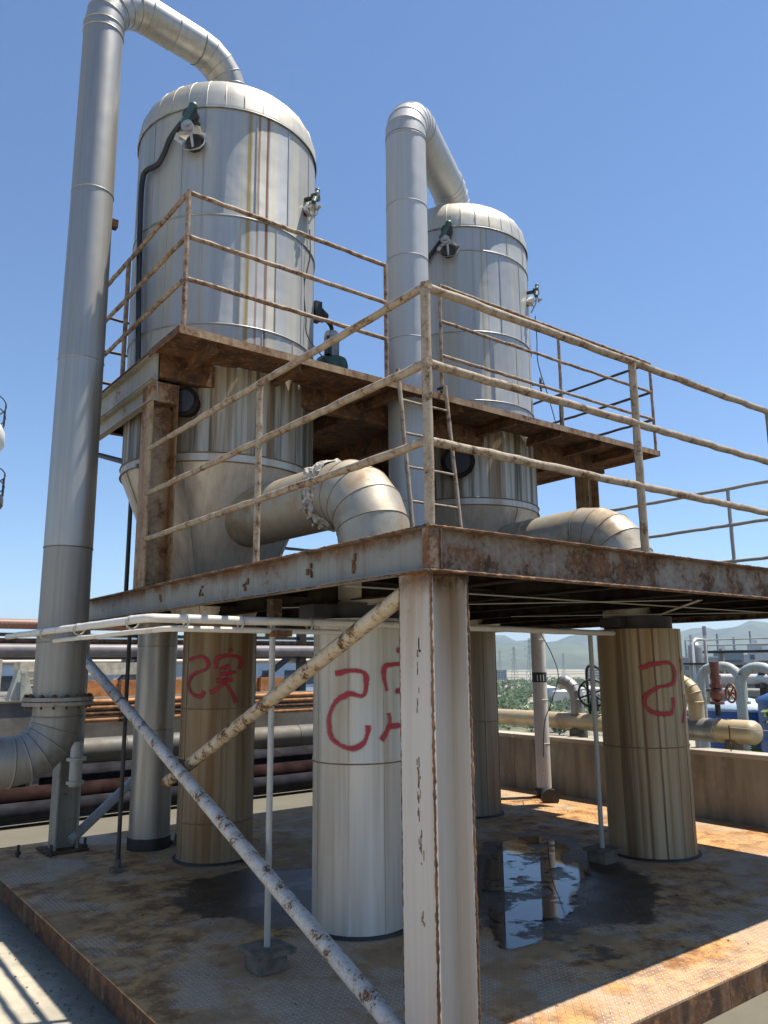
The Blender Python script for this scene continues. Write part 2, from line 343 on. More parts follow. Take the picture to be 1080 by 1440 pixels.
def m_plate():
    """rusted checker plate: raised lozenges, worn pale patches, oil-dark wet stain round the puddle"""
    t = NT('rusted checker plate')
    sx = t.n.new('ShaderNodeSeparateXYZ'); t.l.new(t.pos, sx.inputs[0])
    k = 1/.029
    u = t.math('MULTIPLY', sx.outputs[0], k); v = t.math('MULTIPLY', sx.outputs[1], k)
    par = t.math('MODULO', t.math('ADD', t.math('FLOOR', u), t.math('ADD', t.math('FLOOR', v), 1000)), 2.0)
    fu = t.math('SUBTRACT', t.math('FRACT', u), .5); fv = t.math('SUBTRACT', t.math('FRACT', v), .5)
    a = t.math('MULTIPLY', t.math('ADD', fu, fv), .7071); b = t.math('MULTIPLY', t.math('SUBTRACT', fu, fv), .7071)
    n = t.n.new('ShaderNodeMix'); t.l.new(par, n.inputs[0]); t.l.new(a, n.inputs[2]); t.l.new(b, n.inputs[3])
    lng = n.outputs[0]
    n = t.n.new('ShaderNodeMix'); t.l.new(par, n.inputs[0]); t.l.new(b, n.inputs[2]); t.l.new(a, n.inputs[3])
    sht = n.outputs[0]
    d = t.math('ADD', t.math('POWER', t.math('DIVIDE', t.math('ABSOLUTE', lng), .50), 2.0), t.math('POWER', t.math('DIVIDE', t.math('ABSOLUTE', sht), .17), 2.0))
    loz = t.ramp(d, 1.15, .55)
    n1 = t.noise(scale=1.1, detail=7, rough=.6); n2 = t.noise(scale=5.5, detail=8, rough=.68); n3 = t.noise(scale=30, detail=5, rough=.7); n4 = t.noise(scale=1.9, detail=5, off=(4, 8, 0))
    rc = t.mix(t.ramp(n2, .38, .60), (.26, .13, .058), (.60, .34, .14))
    rc = t.mix(t.ramp(n1, .46, .54, 0, .75), rc, (.42, .27, .15))
    rc = t.mix(t.ramp(n3, .55, .75, 0, .6), rc, (.58, .38, .18))
    # bare, worn steel and lime crust mostly on the crowns of the pattern
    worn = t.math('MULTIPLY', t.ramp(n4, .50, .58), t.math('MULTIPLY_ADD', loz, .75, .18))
    # front-left wear; the front strip's sunlit paleness is painted in as well
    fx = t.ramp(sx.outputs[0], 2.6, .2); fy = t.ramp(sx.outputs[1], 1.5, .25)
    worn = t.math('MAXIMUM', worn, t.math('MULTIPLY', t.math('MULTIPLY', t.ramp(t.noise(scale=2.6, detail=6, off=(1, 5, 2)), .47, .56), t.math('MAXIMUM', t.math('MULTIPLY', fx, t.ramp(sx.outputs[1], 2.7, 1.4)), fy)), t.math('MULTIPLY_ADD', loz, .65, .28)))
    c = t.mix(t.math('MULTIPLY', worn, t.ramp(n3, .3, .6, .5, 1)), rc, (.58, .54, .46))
    # wet stain
    px = t.math('SUBTRACT', sx.outputs[0], 2.75); py = t.math('SUBTRACT', sx.outputs[1], 1.85)
    l_ = t.math('ADD', t.math('MULTIPLY', px, .74), t.math('MULTIPLY', py, .67)); s_ = t.math('SUBTRACT', t.math('MULTIPLY', py, .74), t.math('MULTIPLY', px, .67))
    rr = t.math('SQRT', t.math('ADD', t.math('POWER', t.math('DIVIDE', t.math('ABSOLUTE', l_), 1.62), 2.0), t.math('POWER', t.math('DIVIDE', t.math('ABSOLUTE', s_), .72), 2.0)))
    qx = t.math('SUBTRACT', sx.outputs[0], .95); qy = t.math('SUBTRACT', sx.outputs[1], 2.75)
    r2 = t.math('SQRT', t.math('ADD', t.math('POWER', t.math('DIVIDE', t.math('ABSOLUTE', qx), .75), 2.0), t.math('POWER', t.math('DIVIDE', t.math('ABSOLUTE', qy), .85), 2.0)))
    rr = t.math('MINIMUM', rr, r2)
    rr = t.math('ADD', rr, t.math('MULTIPLY_ADD', n1, 1.3, -.65)); rr = t.math('ADD', rr, t.math('MULTIPLY_ADD', n2, .5, -.25))
    wet = t.ramp(rr, .98, .86)
    c = t.mix(t.math('MULTIPLY', wet, .86), c, (.030, .023, .017))
    r = t.math('MULTIPLY_ADD', wet, -.38, t.math('MULTIPLY_ADD', worn, -.25, .82))
    h = t.math('MULTIPLY_ADD', n3, .25, t.math('MULTIPLY', loz, t.math('MULTIPLY_ADD', wet, -.4, 1.0)))
    return t.out(c, r, t.math('MULTIPLY', worn, .2), t.bump(h, .95, .007), t.math('MULTIPLY_ADD', wet, .12, .16))
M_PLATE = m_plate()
def m_water():
    t = NT('oily puddle water'); n = t.noise(scale=3.2, detail=7, rough=.65); f = t.noise(scale=16, detail=6, rough=.7)
    at = t.n.new('ShaderNodeAttribute'); at.attribute_name = 'rim'
    d = t.math('ADD', at.outputs['Fac'], t.math('MULTIPLY_ADD', n, .46, -.23)); d = t.math('ADD', d, t.math('MULTIPLY_ADD', f, .30, -.15))
    grit = t.math('MULTIPLY', t.ramp(t.noise((1, 1, 0), 2.6, 6, .62, off=(3.4, 1.2, 0)), .485, .545), t.ramp(f, .34, .46))
    t.l.new(t.math('MULTIPLY', t.ramp(d, .20, .27), t.math('SUBTRACT', 1.0, t.math('MULTIPLY', grit, .9))), t.b.inputs['Alpha'])
    return t.out((.012, .011, .010), t.ramp(d, .22, .5, .07, .012), 0, t.bump(t.noise(scale=9, detail=3), .03, .003), .55)
M_WATER = m_water()
def m_leaf(name, c0, c1):
    t = NT(name); r = t.noise(scale=1.7, detail=3)
    t.b.inputs['Specular IOR Level'].default_value = .25
    return t.out(t.mix(t.ramp(r, .3, .7), c0, c1), .65)
M_LEAF = m_leaf('shrub leaves', (.05, .10, .02), (.11, .17, .045)); M_FARLEAF = m_leaf('distant foliage', (.035, .07, .022), (.07, .11, .035))
M_BARK = m_plain('bark', (.10, .075, .05), .9)

# ================================================================== THE SETTING
def struct(o): o['kind'] = 'structure'; return o
t = NT('valley ground'); n_ = t.noise(scale=.004, detail=8); n2_ = t.noise(scale=.03, detail=5)
t.out(t.mix(t.ramp(n_, .42, .58), t.mix(t.ramp(n2_, .4, .6), (.09, .11, .05), (.16, .15, .09)), (.36, .32, .24)), .95)
M_TERR = t.m
ZT = -32.0
mb = MB(); R_ = 9200; nn = 48
mb.v = [(0, 0, ZT)]+[(R_*math.cos(2*PI*i/nn), R_*math.sin(2*PI*i/nn), ZT) for i in range(nn)]
mb.f = [(0, 1+i, 1+(i+1) % nn) for i in range(nn)]; mb.sm = [False]*nn
struct(mb.build('terrain', M_TERR))
M_HILL = m_plain('hill scrub', (.10, .12, .07), .95, 0, .3, .003, 0)
def hills(name, a0, a1, d0, depth, hfun):
    m = MB(); na = 150; nd = 7; vs = []
    for i in range(na+1):
        a = math.radians(a0+(a1-a0)*i/na); h = hfun(math.degrees(a))
        for k in range(nd+1):
            q = k/nd; prof = math.sin(q*PI)**1.1; d = d0+depth*q
            vs.append((d*math.cos(a), d*math.sin(a), ZT-2+h*prof*(1+.16*math.sin(a*60+k*1.7)*math.sin(k+a*23))))
    fs = [(i*(nd+1)+k, (i+1)*(nd+1)+k, (i+1)*(nd+1)+k+1, i*(nd+1)+k+1) for i in range(na) for k in range(nd)]
    m.add(vs, fs, True); return struct(m.build(name, M_HILL))
def prof_far(a): return 250+60*math.sin(a*.21+1.0)+28*math.sin(a*.73)+12*math.sin(a*2.3)
def prof_near(a): return 92+40*math.sin(a*.33+.4)+16*math.sin(a*1.1+2)+5*math.sin(a*3.1)
hills('hills', -10, 125, 5200, 3200, prof_far)
hills('foothills', -10, 125, 3600, 1500, prof_near)
# the yard: a raised concrete terrace with a drop behind the parapet
mb = MB(); mb.box(-30, 6.0, -20, 42, -40, ZG); struct(mb.build('yard', M_YARD))
# plinth of steel plates
plinth = MB().box(-.565, 5.695, -.035, 5.60, ZG+.001, ZF-.012).build('plinth', M_RUST); struct(plinth)
xs = [-.572, .68, 1.93, 3.18, 4.43, 5.70]; ys = [-.042, 1.42, 2.90, 4.30, 5.61]
for i in range(5):
    for j in range(4):
        g = .0009; dz = random.uniform(-.0008, .0008)
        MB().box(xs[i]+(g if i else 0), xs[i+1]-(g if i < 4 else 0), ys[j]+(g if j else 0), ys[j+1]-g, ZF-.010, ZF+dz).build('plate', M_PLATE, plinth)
# skirt plates on the visible sides
for j in range(4): MB().box(-.574, -.5655, ys[j]+.002, ys[j+1]-.002, ZG+.003, ZF-.011).build('skirt_plate', M_RUSTY, plinth)
for i in range(5): MB().box(xs[i]+.002, xs[i+1]-.002, -.044, -.0355, ZG+.003, ZF-.011).build('skirt_plate', M_RUSTY, plinth)
# puddle
def blob(outline, z, sub=7, jit=.03):
    pts = []; n = len(outline)
    for i in range(n):
        p0, p1, p2, p3 = (Vector(outline[(i+k-1) % n]) for k in range(4))
        for q in range(sub):
            s_ = q/sub
            c_ = .5*((2*p1)+(p2-p0)*s_+(2*p0-5*p1+4*p2-p3)*s_*s_+(3*p1-p0-3*p2+p3)*s_**3)
            pts.append((c_.x+random.gauss(0, jit), c_.y+random.gauss(0, jit), z))
    m = MB(); cxy = [sum(p[0] for p in pts)/len(pts), sum(p[1] for p in pts)/len(pts)]
    m.v = pts; m.f = [tuple(range(len(pts)))]; m.sm = [False]
    return m
pud = [(3.2, 2.94), (3.63, 3.05), (3.85, 2.85), (3.75, 2.50), (3.62, 2.28), (3.35, 1.93), (2.98, 1.55), (2.62, 1.36), (2.29, 1.11), (1.92, .93), (1.55, .80), (1.28, .84), (1.22, 1.0), (1.42, 1.30), (1.86, 1.80), (2.45, 2.40)]
pm_ = blob(pud, ZF+.006, 6, .0); ring = [Vector(v) for v in pm_.v]; cen = Vector((2.45, 1.85, ZF+.006)); pm_ = MB(); NR = 14; rim = []
for k in range(NR+1):
    q = k/NR
    for v in ring: w_ = v.lerp(cen, q); pm_.v.append(tuple(w_)); rim.append(min(1, min((w_-u_).length for u_ in ring)/.50))
nn = len(ring)
for k in range(NR):
    for i in range(nn):
        j2 = (i+1) % nn; pm_.f.append((k*nn+i, k*nn+j2, (k+1)*nn+j2, (k+1)*nn+i)); pm_.sm.append(False)
po = struct(pm_.build('puddle', M_WATER)); at = po.data.attributes.new('rim', 'FLOAT', 'POINT'); at.data.foreach_set('value', rim)
# parapet wall
pw = thing('parapet_wall', (5.8, 2, ZG), 'low stained concrete parapet wall along the far edge of the plinth', 'wall')
for j in range(9):
    y0 = -6+j*2.2
    MB().box(5.705, 5.93, y0+.004, y0+2.196, ZG-.2, -1.545).build('wall_panel', M_WALLC, pw)
    MB().box(5.685, 5.955, y0+.006, y0+2.194, -1.543, -1.495+random.uniform(-.004, .004)).build('coping', m_concrete('coping concrete', (.46, .42, .34), (.33, .30, .24)) if j == 0 else bpy.data.materials['coping concrete'], pw)
# ================================================================== STEEL PLATFORMS
def hcol(m, x0, x1, y0, y1, z0, z1, tf=.014, tw=.010, web='x'):
    """H section: flanges face +-X when web = 'x' (web runs along X)"""
    if web == 'x':
        m.box(x0, x0+tf, y0, y1, z0, z1); m.box(x1-tf, x1, y0, y1, z0, z1)
        ym = (y0+y1)/2; m.box(x0+tf-.001, x1-tf+.001, ym-tw/2, ym+tw/2, z0+.001, z1-.001)
    else:
        m.box(x0, x1, y0, y0+tf, z0, z1); m.box(x0, x1, y1-tf, y1, z0, z1)
        xm = (x0+x1)/2; m.box(xm-tw/2, xm+tw/2, y0+tf-.001, y1-tf+.001, z0+.001, z1-.001)
    return m
def channel(axis, side, a0, a1, pos, z0, z1, w=.075, t=.009):
    """C section along axis; web on the outer face at pos, flanges pointing inwards (side = +1 / -1)"""
    m = MB(); q0, q1 = sorted((pos, pos+side*t)); f0, f1 = sorted((pos+side*.001, pos+side*w))
    if axis == 'x':
        m.box(a0, a1, q0, q1, z0+.001, z1-.001); m.box(a0, a1, f0, f1, z0, z0+t); m.box(a0, a1, f0, f1, z1-t, z1)
    else:
        m.box(q0, q1, a0, a1, z0+.001, z1-.001); m.box(f0, f1, a0, a1, z0, z0+t); m.box(f0, f1, a0, a1, z1-t, z1)
    return m
def out_channel(axis, a0, a1, pos, z0, z1, out, w=.065, t=.010):
    """C section with flanges pointing outwards (towards -out axis)"""
    m = MB(); web0, web1 = sorted((pos+out*w, pos+out*(w+t))); f0, f1 = sorted((pos, pos+out*w))
    if axis == 'x':
        m.box(a0, a1, web0, web1, z0, z1); m.box(a0, a1, f0, f1, z0, z0+t); m.box(a0, a1, f0, f1, z1-t, z1)
    else:
        m.box(web0, web1, a0, a1, z0, z1); m.box(f0, f1, a0, a1, z0, z0+t); m.box(f0, f1, a0, a1, z1-t, z1)
    return m
LX, LY = 5.25, 5.35
lp = thing('lower_platform', (2.6, 2.6, ZF), 'lower rusty steel platform on a white corner column with three-bar railings', 'platform')
out_channel('y', .0, LY, -.005, -.195, 0, 1, .05).build('edge_beam', M_BEAML2, lp, 'grey painted edge beam with rusty scars')
out_channel('x', .070, LX, -.005, -.195, 0, 1, .05).build('edge_beam', M_BEAMR, lp, 'heavily rusted front edge beam')
channel('y', -1, .07, LY, LX, -.195, 0).build('edge_beam', M_BEAMR, lp)
channel('x', -1, .07, LX-.08, LY, -.195, 0).build('edge_beam', M_BEAMR, lp)
# corner stiffener plate on the outside of the beam corner and the weld seam
MB().box(.0, .060, -.0015, .0455, -.183, -.0115).build('corner_plate', M_BEAMR, lp)
def bead(p, a, b, r, mat=None, j=.35): return MB().tube(lin(a, b, .012, r*.25), r, 5, jit=j).build('weld_bead', mat or M_BEADR, p)
M_BEADR = m_rust('flaking edge rust', (.42, .24, .13), .7)
bead(lp, (.061, -.003, -.185), (.061, -.003, -.01), .006)
bead(lp, (-.005, .0, -.193), (-.005, LY, -.193), .004); bead(lp, (-.005, .0, -.003), (-.005, 3.4, -.003), .005)
bead(lp, (.0, -.005, -.193), (LX, -.005, -.193), .006); bead(lp, (.0, -.005, -.003), (LX, -.005, -.003), .005)
for x_ in (.017, .227): bead(lp, (x_, .017, ZF), (x_, .017, -.20), .0065)
bead(lp, (.017, .227, ZF), (.017, .227, -.20), .003)
m_ = MB()
for q in range(70):     # line of blistered paint down the left face
    z_ = random.uniform(-1.75, -.45); y_ = .105+random.gauss(0, .006)+.012*math.sin(z_*5); h_ = random.uniform(.004, .02)
    if math.sin(z_*9)+math.sin(z_*23) < -.5: continue
    m_.obox((.0158, y_, z_), (1, 0, 0), (0, 1, .15), (0, 0, 1), .0012, random.uniform(.001, .0025), h_)
m_.build('blistered_paint', M_BEADR, lp)

for y_ in (.62, 1.02, 1.72, 2.34, 3.05):
    for q in range(4): MB().obox((.042, y_+random.uniform(-.03, .03), -.10+random.uniform(-.035, .03)), (1, 0, 0), (0, 1, 0), (0, 0, 1), .006, random.uniform(.003, .010), random.uniform(.006, .022)).build('broken_lug', M_RUST, lp)
# deck: checker plates
px_ = [.0555, 1.35, 2.65, 3.95, 5.2405]; py_ = [.0555, 1.4, 2.7, 4.0, 5.3405]
for i in range(4):
    for j in range(4):
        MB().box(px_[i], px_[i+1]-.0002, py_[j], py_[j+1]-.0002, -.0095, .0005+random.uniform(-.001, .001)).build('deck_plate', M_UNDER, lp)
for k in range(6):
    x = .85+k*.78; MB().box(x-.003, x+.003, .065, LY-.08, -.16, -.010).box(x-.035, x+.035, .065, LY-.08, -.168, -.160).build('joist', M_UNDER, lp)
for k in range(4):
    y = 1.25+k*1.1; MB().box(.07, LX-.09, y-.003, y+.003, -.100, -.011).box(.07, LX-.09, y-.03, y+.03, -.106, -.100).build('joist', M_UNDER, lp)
for a, b in (((.3, .5, -.183), (2.5, 2.6, -.183)), ((2.6, .4, -.187), (.6, 2.4, -.187)), ((2.7, .4, -.183), (4.9, 2.4, -.183)), ((4.9, .35, -.187), (2.9, 2.3, -.187)), ((.2, .9, -.178), (5.0, .9, -.178))):
    MB().bar(a, b, .035, .004).build('tie_bar', M_PGREY, lp)
# heads above the heaters
for c_ in ((.97, 1.86), (4.03, 1.82)):
    MB().box(c_[0]-.42, c_[0]+.30, c_[1]-.09, c_[1]+.09, -.285, -.20).build('bearer', M_DSTEEL, lp)
# columns
def column(p, x0, y0, z0, z1, mat, w=.215, label=None, plate=True):
    o = hcol(MB(), x0, x0+w, y0, y0+w, z0, z1).build('column', mat, p, label)
    if plate: MB().box(x0-.08, x0+w+.08, y0-.08, y0+w+.08, z0-.0001, z0+.016).build('base_plate', M_RUST, o)
    return o
column(lp, .016, .016, ZF+.003, -.198, M_COLW, .212, 'white painted corner column with rust along its edges')
MB().box(.006, .238, .006, .238, -.1975, -.1955).build('cap_plate', M_RUST, lp)
cl = column(lp, -.02, 5.06, ZF+.003, -.198, M_BEAML, .20)
for bx_, by_ in ((-.30, 5.12), (.24, 5.05), (-.08, 4.93), (.24, 5.30)):
    MB().cyl((bx_, by_, ZF+.003), (bx_, by_, ZF+.10), .012, n=8).cyl((bx_, by_, ZF+.02), (bx_, by_, ZF+.045), .024, n=6).build('anchor_bolt', M_DSTEEL, lp)
column(lp, LX-.22, .016, ZF+.003, -.198, M_COLR, .20); column(lp, LX-.22, 5.06, ZF+.003, -.198, M_COLR, .20)
MB().cyl((.10, 4.985, -1.62), (.10, 4.985, -1.24), .055, n=16).cyl((.10, 4.985, -1.40), (.10, 4.985, -1.375), .085, n=20).cyl((.10, 4.985, -1.60), (.10, 4.985, -1.575), .075, n=20).build('stub_pipe', M_PGREY, lp)
# pipe braces between the columns of the left side
MB().tube(lin((.12, .21, -.22), (.12, 2.98, -1.375), .1), .040, 14, jit=.015).build('pipe_brace', M_BRACE2, lp, 'flaking yellowed pipe brace')
MB().tube(lin((.035, 4.98, -.42), (.035, .24, -2.06), .1), .040, 14, jit=.015).build('pipe_brace', M_BRACE, lp, 'peeling white pipe brace')
MB().tube(lin((.08, 2.62, -1.24), (.085, 2.74, -1.25), .04), .052, 12, jit=.04).build('brace_weld', M_RUST, lp)
MB().tube(lin((.12, 5.1, -2.10), (.9, 5.5, -1.62), .1), .045, 12).build('pipe_brace', M_PGREY, lp)
# hanger bracket for the small pipe
MB().box(.13, .19, 1.55, 1.62, -.40, -.20).box(.11, .21, 1.46, 1.60, -.42, -.385).build('hanger_bracket', M_RUST, lp)
# railings
def rail(p, a, b, r=.0200, mat=None, ends=None):
    return MB().tube(lin(a, b, .09, .003), r, 10, jit=.06).build('rail', mat or M_RAIL, p)
def post(p, x, y, z0, z1, r=.0200, mat=None):
    return MB().tube(lin((x, y, z0), (x, y, z1), .09, .001), r, 10, jit=.05).build('post', mat or M_RAIL, p)
RZ = (.375, .735, 1.10)
for z in RZ: rail(lp, (.025, .0, z) if z < 1 else (.025, -.005, z), (.025, 3.36, z))
for z in RZ: rail(lp, (.04, .022, z), (LX-.02, .022, z), .0205)
for z in RZ: rail(lp, (LX-.03, .05, z), (LX-.03, LY-.02, z), .018, M_PGREY)
for z in RZ: rail(lp, (2.2, LY-.03, z), (LX-.03, LY-.03, z), .018, M_PGREY)
post(lp, .025, .022, -.002, 1.115, .0235); post(lp, .025, 1.57, -.002, 1.09)
for x in (1.57, 3.12, 4.70): post(lp, x, .022, -.002, 1.09, .022)
for y in (1.50, 3.0, 4.4): post(lp, LX-.03, y, -.002, 1.09, .018, M_PGREY)
for x in (2.2, 4.0, 5.22): post(lp, x, LY-.03, -.002, 1.09, .018, M_PGREY)

# upper platform
UX0, UX1, UY0, UY1, UZ = -.01, 6.06, 2.765, 5.45, 1.90
up = thing('upper_platform', (3, 4.1, 0), 'upper rusted steel platform the two tanks pass through, with thin railings', 'platform')
def holed_plate(x0, x1, y0, y1, z0, z1, holes, n=48):
    """deck sheet as a grid of small plates, leaving the round tank openings free"""
    m = MB(); nx = int((x1-x0)/.06); ny = int((y1-y0)/.06)
    gx = [x0+(x1-x0)*i/nx for i in range(nx+1)]; gy = [y0+(y1-y0)*j/ny for j in range(ny+1)]
    keep = [[all(math.hypot((gx[i]+gx[i+1])/2-h[0], (gy[j]+gy[j+1])/2-h[1]) > h[2] for h in holes) for j in range(ny)] for i in range(nx)]
    for zz, flip in ((z1, False), (z0, True)):
        b = len(m.v)
        m.v += [(x, y, zz) for x in gx for y in gy]
        for i in range(nx):
            for j in range(ny):
                if keep[i][j]:
                    q = (b+i*(ny+1)+j, b+(i+1)*(ny+1)+j, b+(i+1)*(ny+1)+j+1, b+i*(ny+1)+j+1)
                    m.f.append(q[::-1] if flip else q); m.sm.append(False)
    m.box(x0, x1, y0-.004, y0, z0-.001, z1+.001); m.box(x0-.004, x0, y0, y1, z0-.001, z1+.001); m.box(x1, x1+.004, y0, y1, z0-.001, z1+.001)
    return m
holed_plate(UX0, UX1, UY0, UY1, UZ-.008, UZ, [(T1[0], T1[1], .86), (T2[0], T2[1], .845), (2.5, 3.15, .20)]).build('deck_sheet', M_RUST, up)
# edge angle
MB().box(UX0-.010, UX1+.008, UY0-.010, UY0-.0045, UZ-.058, UZ+.004).build('edge_angle', M_COLR, up)
MB().box(UX0-.012, UX0-.0045, UY0-.004, 3.36, UZ-.058, UZ+.004).build('edge_angle', M_RUST, up)
MB().box(UX1+.0045, UX1+.011, UY0-.004, UY1, UZ-.058, UZ+.004).build('edge_angle', M_COLR, up)
# main beams on the column heads
out_channel('y', 3.34, UY1, -.002, UZ-.235, UZ-.010, 1, .05).build('side_beam', M_BEAML, up, 'grey side beam on the rusty column')
out_channel('y', 3.36, UY1, .010, UZ-.40, UZ-.238, 1, .05).build('side_beam', M_BEAML, up)
channel('x', 1, .07, UX1-.3, 3.345, UZ-.20, UZ-.010).build('main_beam', M_RUST, up)
channel('x', -1, .07, UX1-.3, 5.2, UZ-.20, UZ-.010).build('main_beam', M_RUST, up)
for x in (.30, 1.05, 1.85, 2.10, 2.85, 3.6, 4.3, 5.0, 5.55):
    MB().box(x-.004, x+.004, UY0+.03, 3.34, UZ-.10, UZ-.010).box(x-.03, x+.03, UY0+.03, 3.34, UZ-.106, UZ-.0995).build('cantilever', M_RUST, up)
for x in (1.95, 2.9, 5.1): channel('y', 1, 3.43, 5.19, x, UZ-.18, UZ-.011).build('joist', M_RUST, up)
hc = hcol(MB(), .03, .25, 3.37, 3.59, .003, UZ-.402).build('column', M_COLR, up, 'rust streaked column at the platform corner')
MB().box(.0, .29, 3.33, 3.62, .0012, .0028).build('base_plate', M_RUST, hc)
MB().box(.03, .25, 3.37, 3.59, UZ-.40, UZ-.237).build('column_head', M_COLR, up)
hcol(MB(), 5.56, 5.76, 3.45, 3.65, .003, UZ-.202).build('column', M_COLR, up)
hcol(MB(), 5.56, 5.76, 5.0, 5.18, .003, UZ-.202).build('column', M_COLR, up)
hcol(MB(), .66, .86, 5.0, 5.18, .003, UZ-.202).build('column', M_COLR, up)
MB().tube(lin((.14, 3.62, 1.0), (.14, 5.0, 1.42), .2), .025, 8).build('knee_brace', M_DSTEEL, up)
MB().tube([(.47, 5.0, .003), (.47, 5.0, UZ-.012)], .022, 8).build('hanger_rod', M_DSTEEL, up)
UR = (2.30, 2.65, 3.02)
for z in UR: rail(up, (.022, UY0+.02, z), (.022, UY1-.05, z), .0185, M_RAIL2)
for z in UR: rail(up, (.04, UY0+.022, z), (1.94, UY0+.022, z), .0185, M_RAIL2)
for z in UR: rail(up, (2.60, UY0+.022, z), (UX1-.03, UY0+.022, z), .0165, M_RAIL2)
for z in UR: rail(up, (UX1-.03, UY0+.022, z), (UX1-.03, UY1-.05, z), .0165, M_DSTEEL)
for z in UR: rail(up, (.022, UY1-.05, z), (UX1-.03, UY1-.05, z), .0165, M_DSTEEL)
for x, y in ((.022, UY0+.02), (1.94, UY0+.022), (.022, 4.10), (.022, 5.38)): post(up, x, y, UZ, 3.03, .0195, M_RAIL2)
for x, y in ((2.60, UY0+.022), (4.33, UY0+.022), (UX1-.03, UY0+.022), (UX1-.03, 4.2), (UX1-.03, 5.39), (3.0, 5.39), (1.5, 5.39), (4.5, 5.39)): post(up, x, y, UZ, 3.02, .0175, M_RAIL2 if y < 3 else M_DSTEEL)
# access ladder
ld = thing('access_ladder', (2.32, 2.55, 0), 'short rusty ladder between the two platforms', 'ladder')
for x in (2.0, 2.56): MB().tube(lin((x+.03, 2.50, .003), (x, 2.70, 1.96 if x > 2.2 else 2.0), .09, .002), .019, 8, jit=.06).build('side_rail', M_RAIL, ld)
for k in range(6):
    z = .16+k*.31; q = (z/1.96); y = 2.50+.2*q
    MB().tube(lin((2.03-.03*q, y, z), (2.59-.03*q, y, z), .09, .002), .012, 8, jit=.08).build('rung', M_RAIL, ld)
MB().tube([(2.56, 2.70, 1.955), (2.56, 2.80, 1.96)], .016, 8).build('top_bracket', M_DSTEEL, ld)

# ================================================================== TANKS
def torus(cx, cy, R, z, r=.008, n=64, a0=0, a1=2*PI):
    pts = [(cx+R*math.cos(a0+(a1-a0)*i/n), cy+R*math.sin(a0+(a1-a0)*i/n), z) for i in range(n+1)]
    return MB().tube(pts, r, 6, cap=abs(a1-a0) < 6.28)
def gauge_cluster(p, c, R, a, z, s=1.0, hose=True):
    """level-gauge nozzle with valve body, bonnet, flanges and a torn cladding collar"""
    n = Vector((math.cos(a), math.sin(a), 0)); tg = Vector((-n.y, n.x, 0)); c3 = Vector((c[0], c[1], 0)); up_ = Vector((0, 0, 1))
    b = c3+n*R
    q = b+up_*(z+.20*s)
    va = MB().cyl(q-n*.05, q+n*.12, .035*s, n=14).cyl(q+n*.10, q+n*.13, .07*s, n=16).cyl(q+n*.135, q+n*.16, .07*s, n=16).build('gauge_valve', M_DSTEEL, p)
    MB().cyl(q+n*.14+up_*.07+tg*.02, q+n*.14-up_*.09-tg*.06, .038*s, n=14).sph(q+n*.14+up_*.08+tg*.02, .042*s).build('valve_body', M_GREEN, va)
    MB().cyl(q+n*.15-up_*.12-tg*.02, q+n*.17-up_*.12-tg*.02, .055*s, n=18).cyl(q+n*.17-up_*.12-tg*.02, q+n*.2-up_*.12-tg*.02, .025*s, n=12).build('handwheel', M_MGREY, va)
    MB().tube([q+n*.13-up_*.02, q+n*.12-up_*.16, q+n*.06-up_*.26], .014*s, 8).build('gauge_tube', M_MGREY, va)
    # torn cladding collar: a crumpled funnel
    w = b+up_*z-tg*.0; m = MB(); rs = []
    for k, (dr, rr) in enumerate(((.0, .05), (.03, .09), (.07, .125), (.10, .14))):
        ring = []
        for i in range(12):
            th = 2*PI*i/12; j = random.uniform(.75, 1.2) if k else 1
            ring.append(w+n*(dr*j-.005)+tg*math.cos(th)*rr*s*j+up_*math.sin(th)*rr*s*.75*j)
        rs.append(ring)
    m.rings(rs, (False, False), False).build('torn_collar', M_FOIL, p)
    MB().cyl(w-n*.02, w+n*.05, .075*s, n=14).build('nozzle', M_DSTEEL, p)
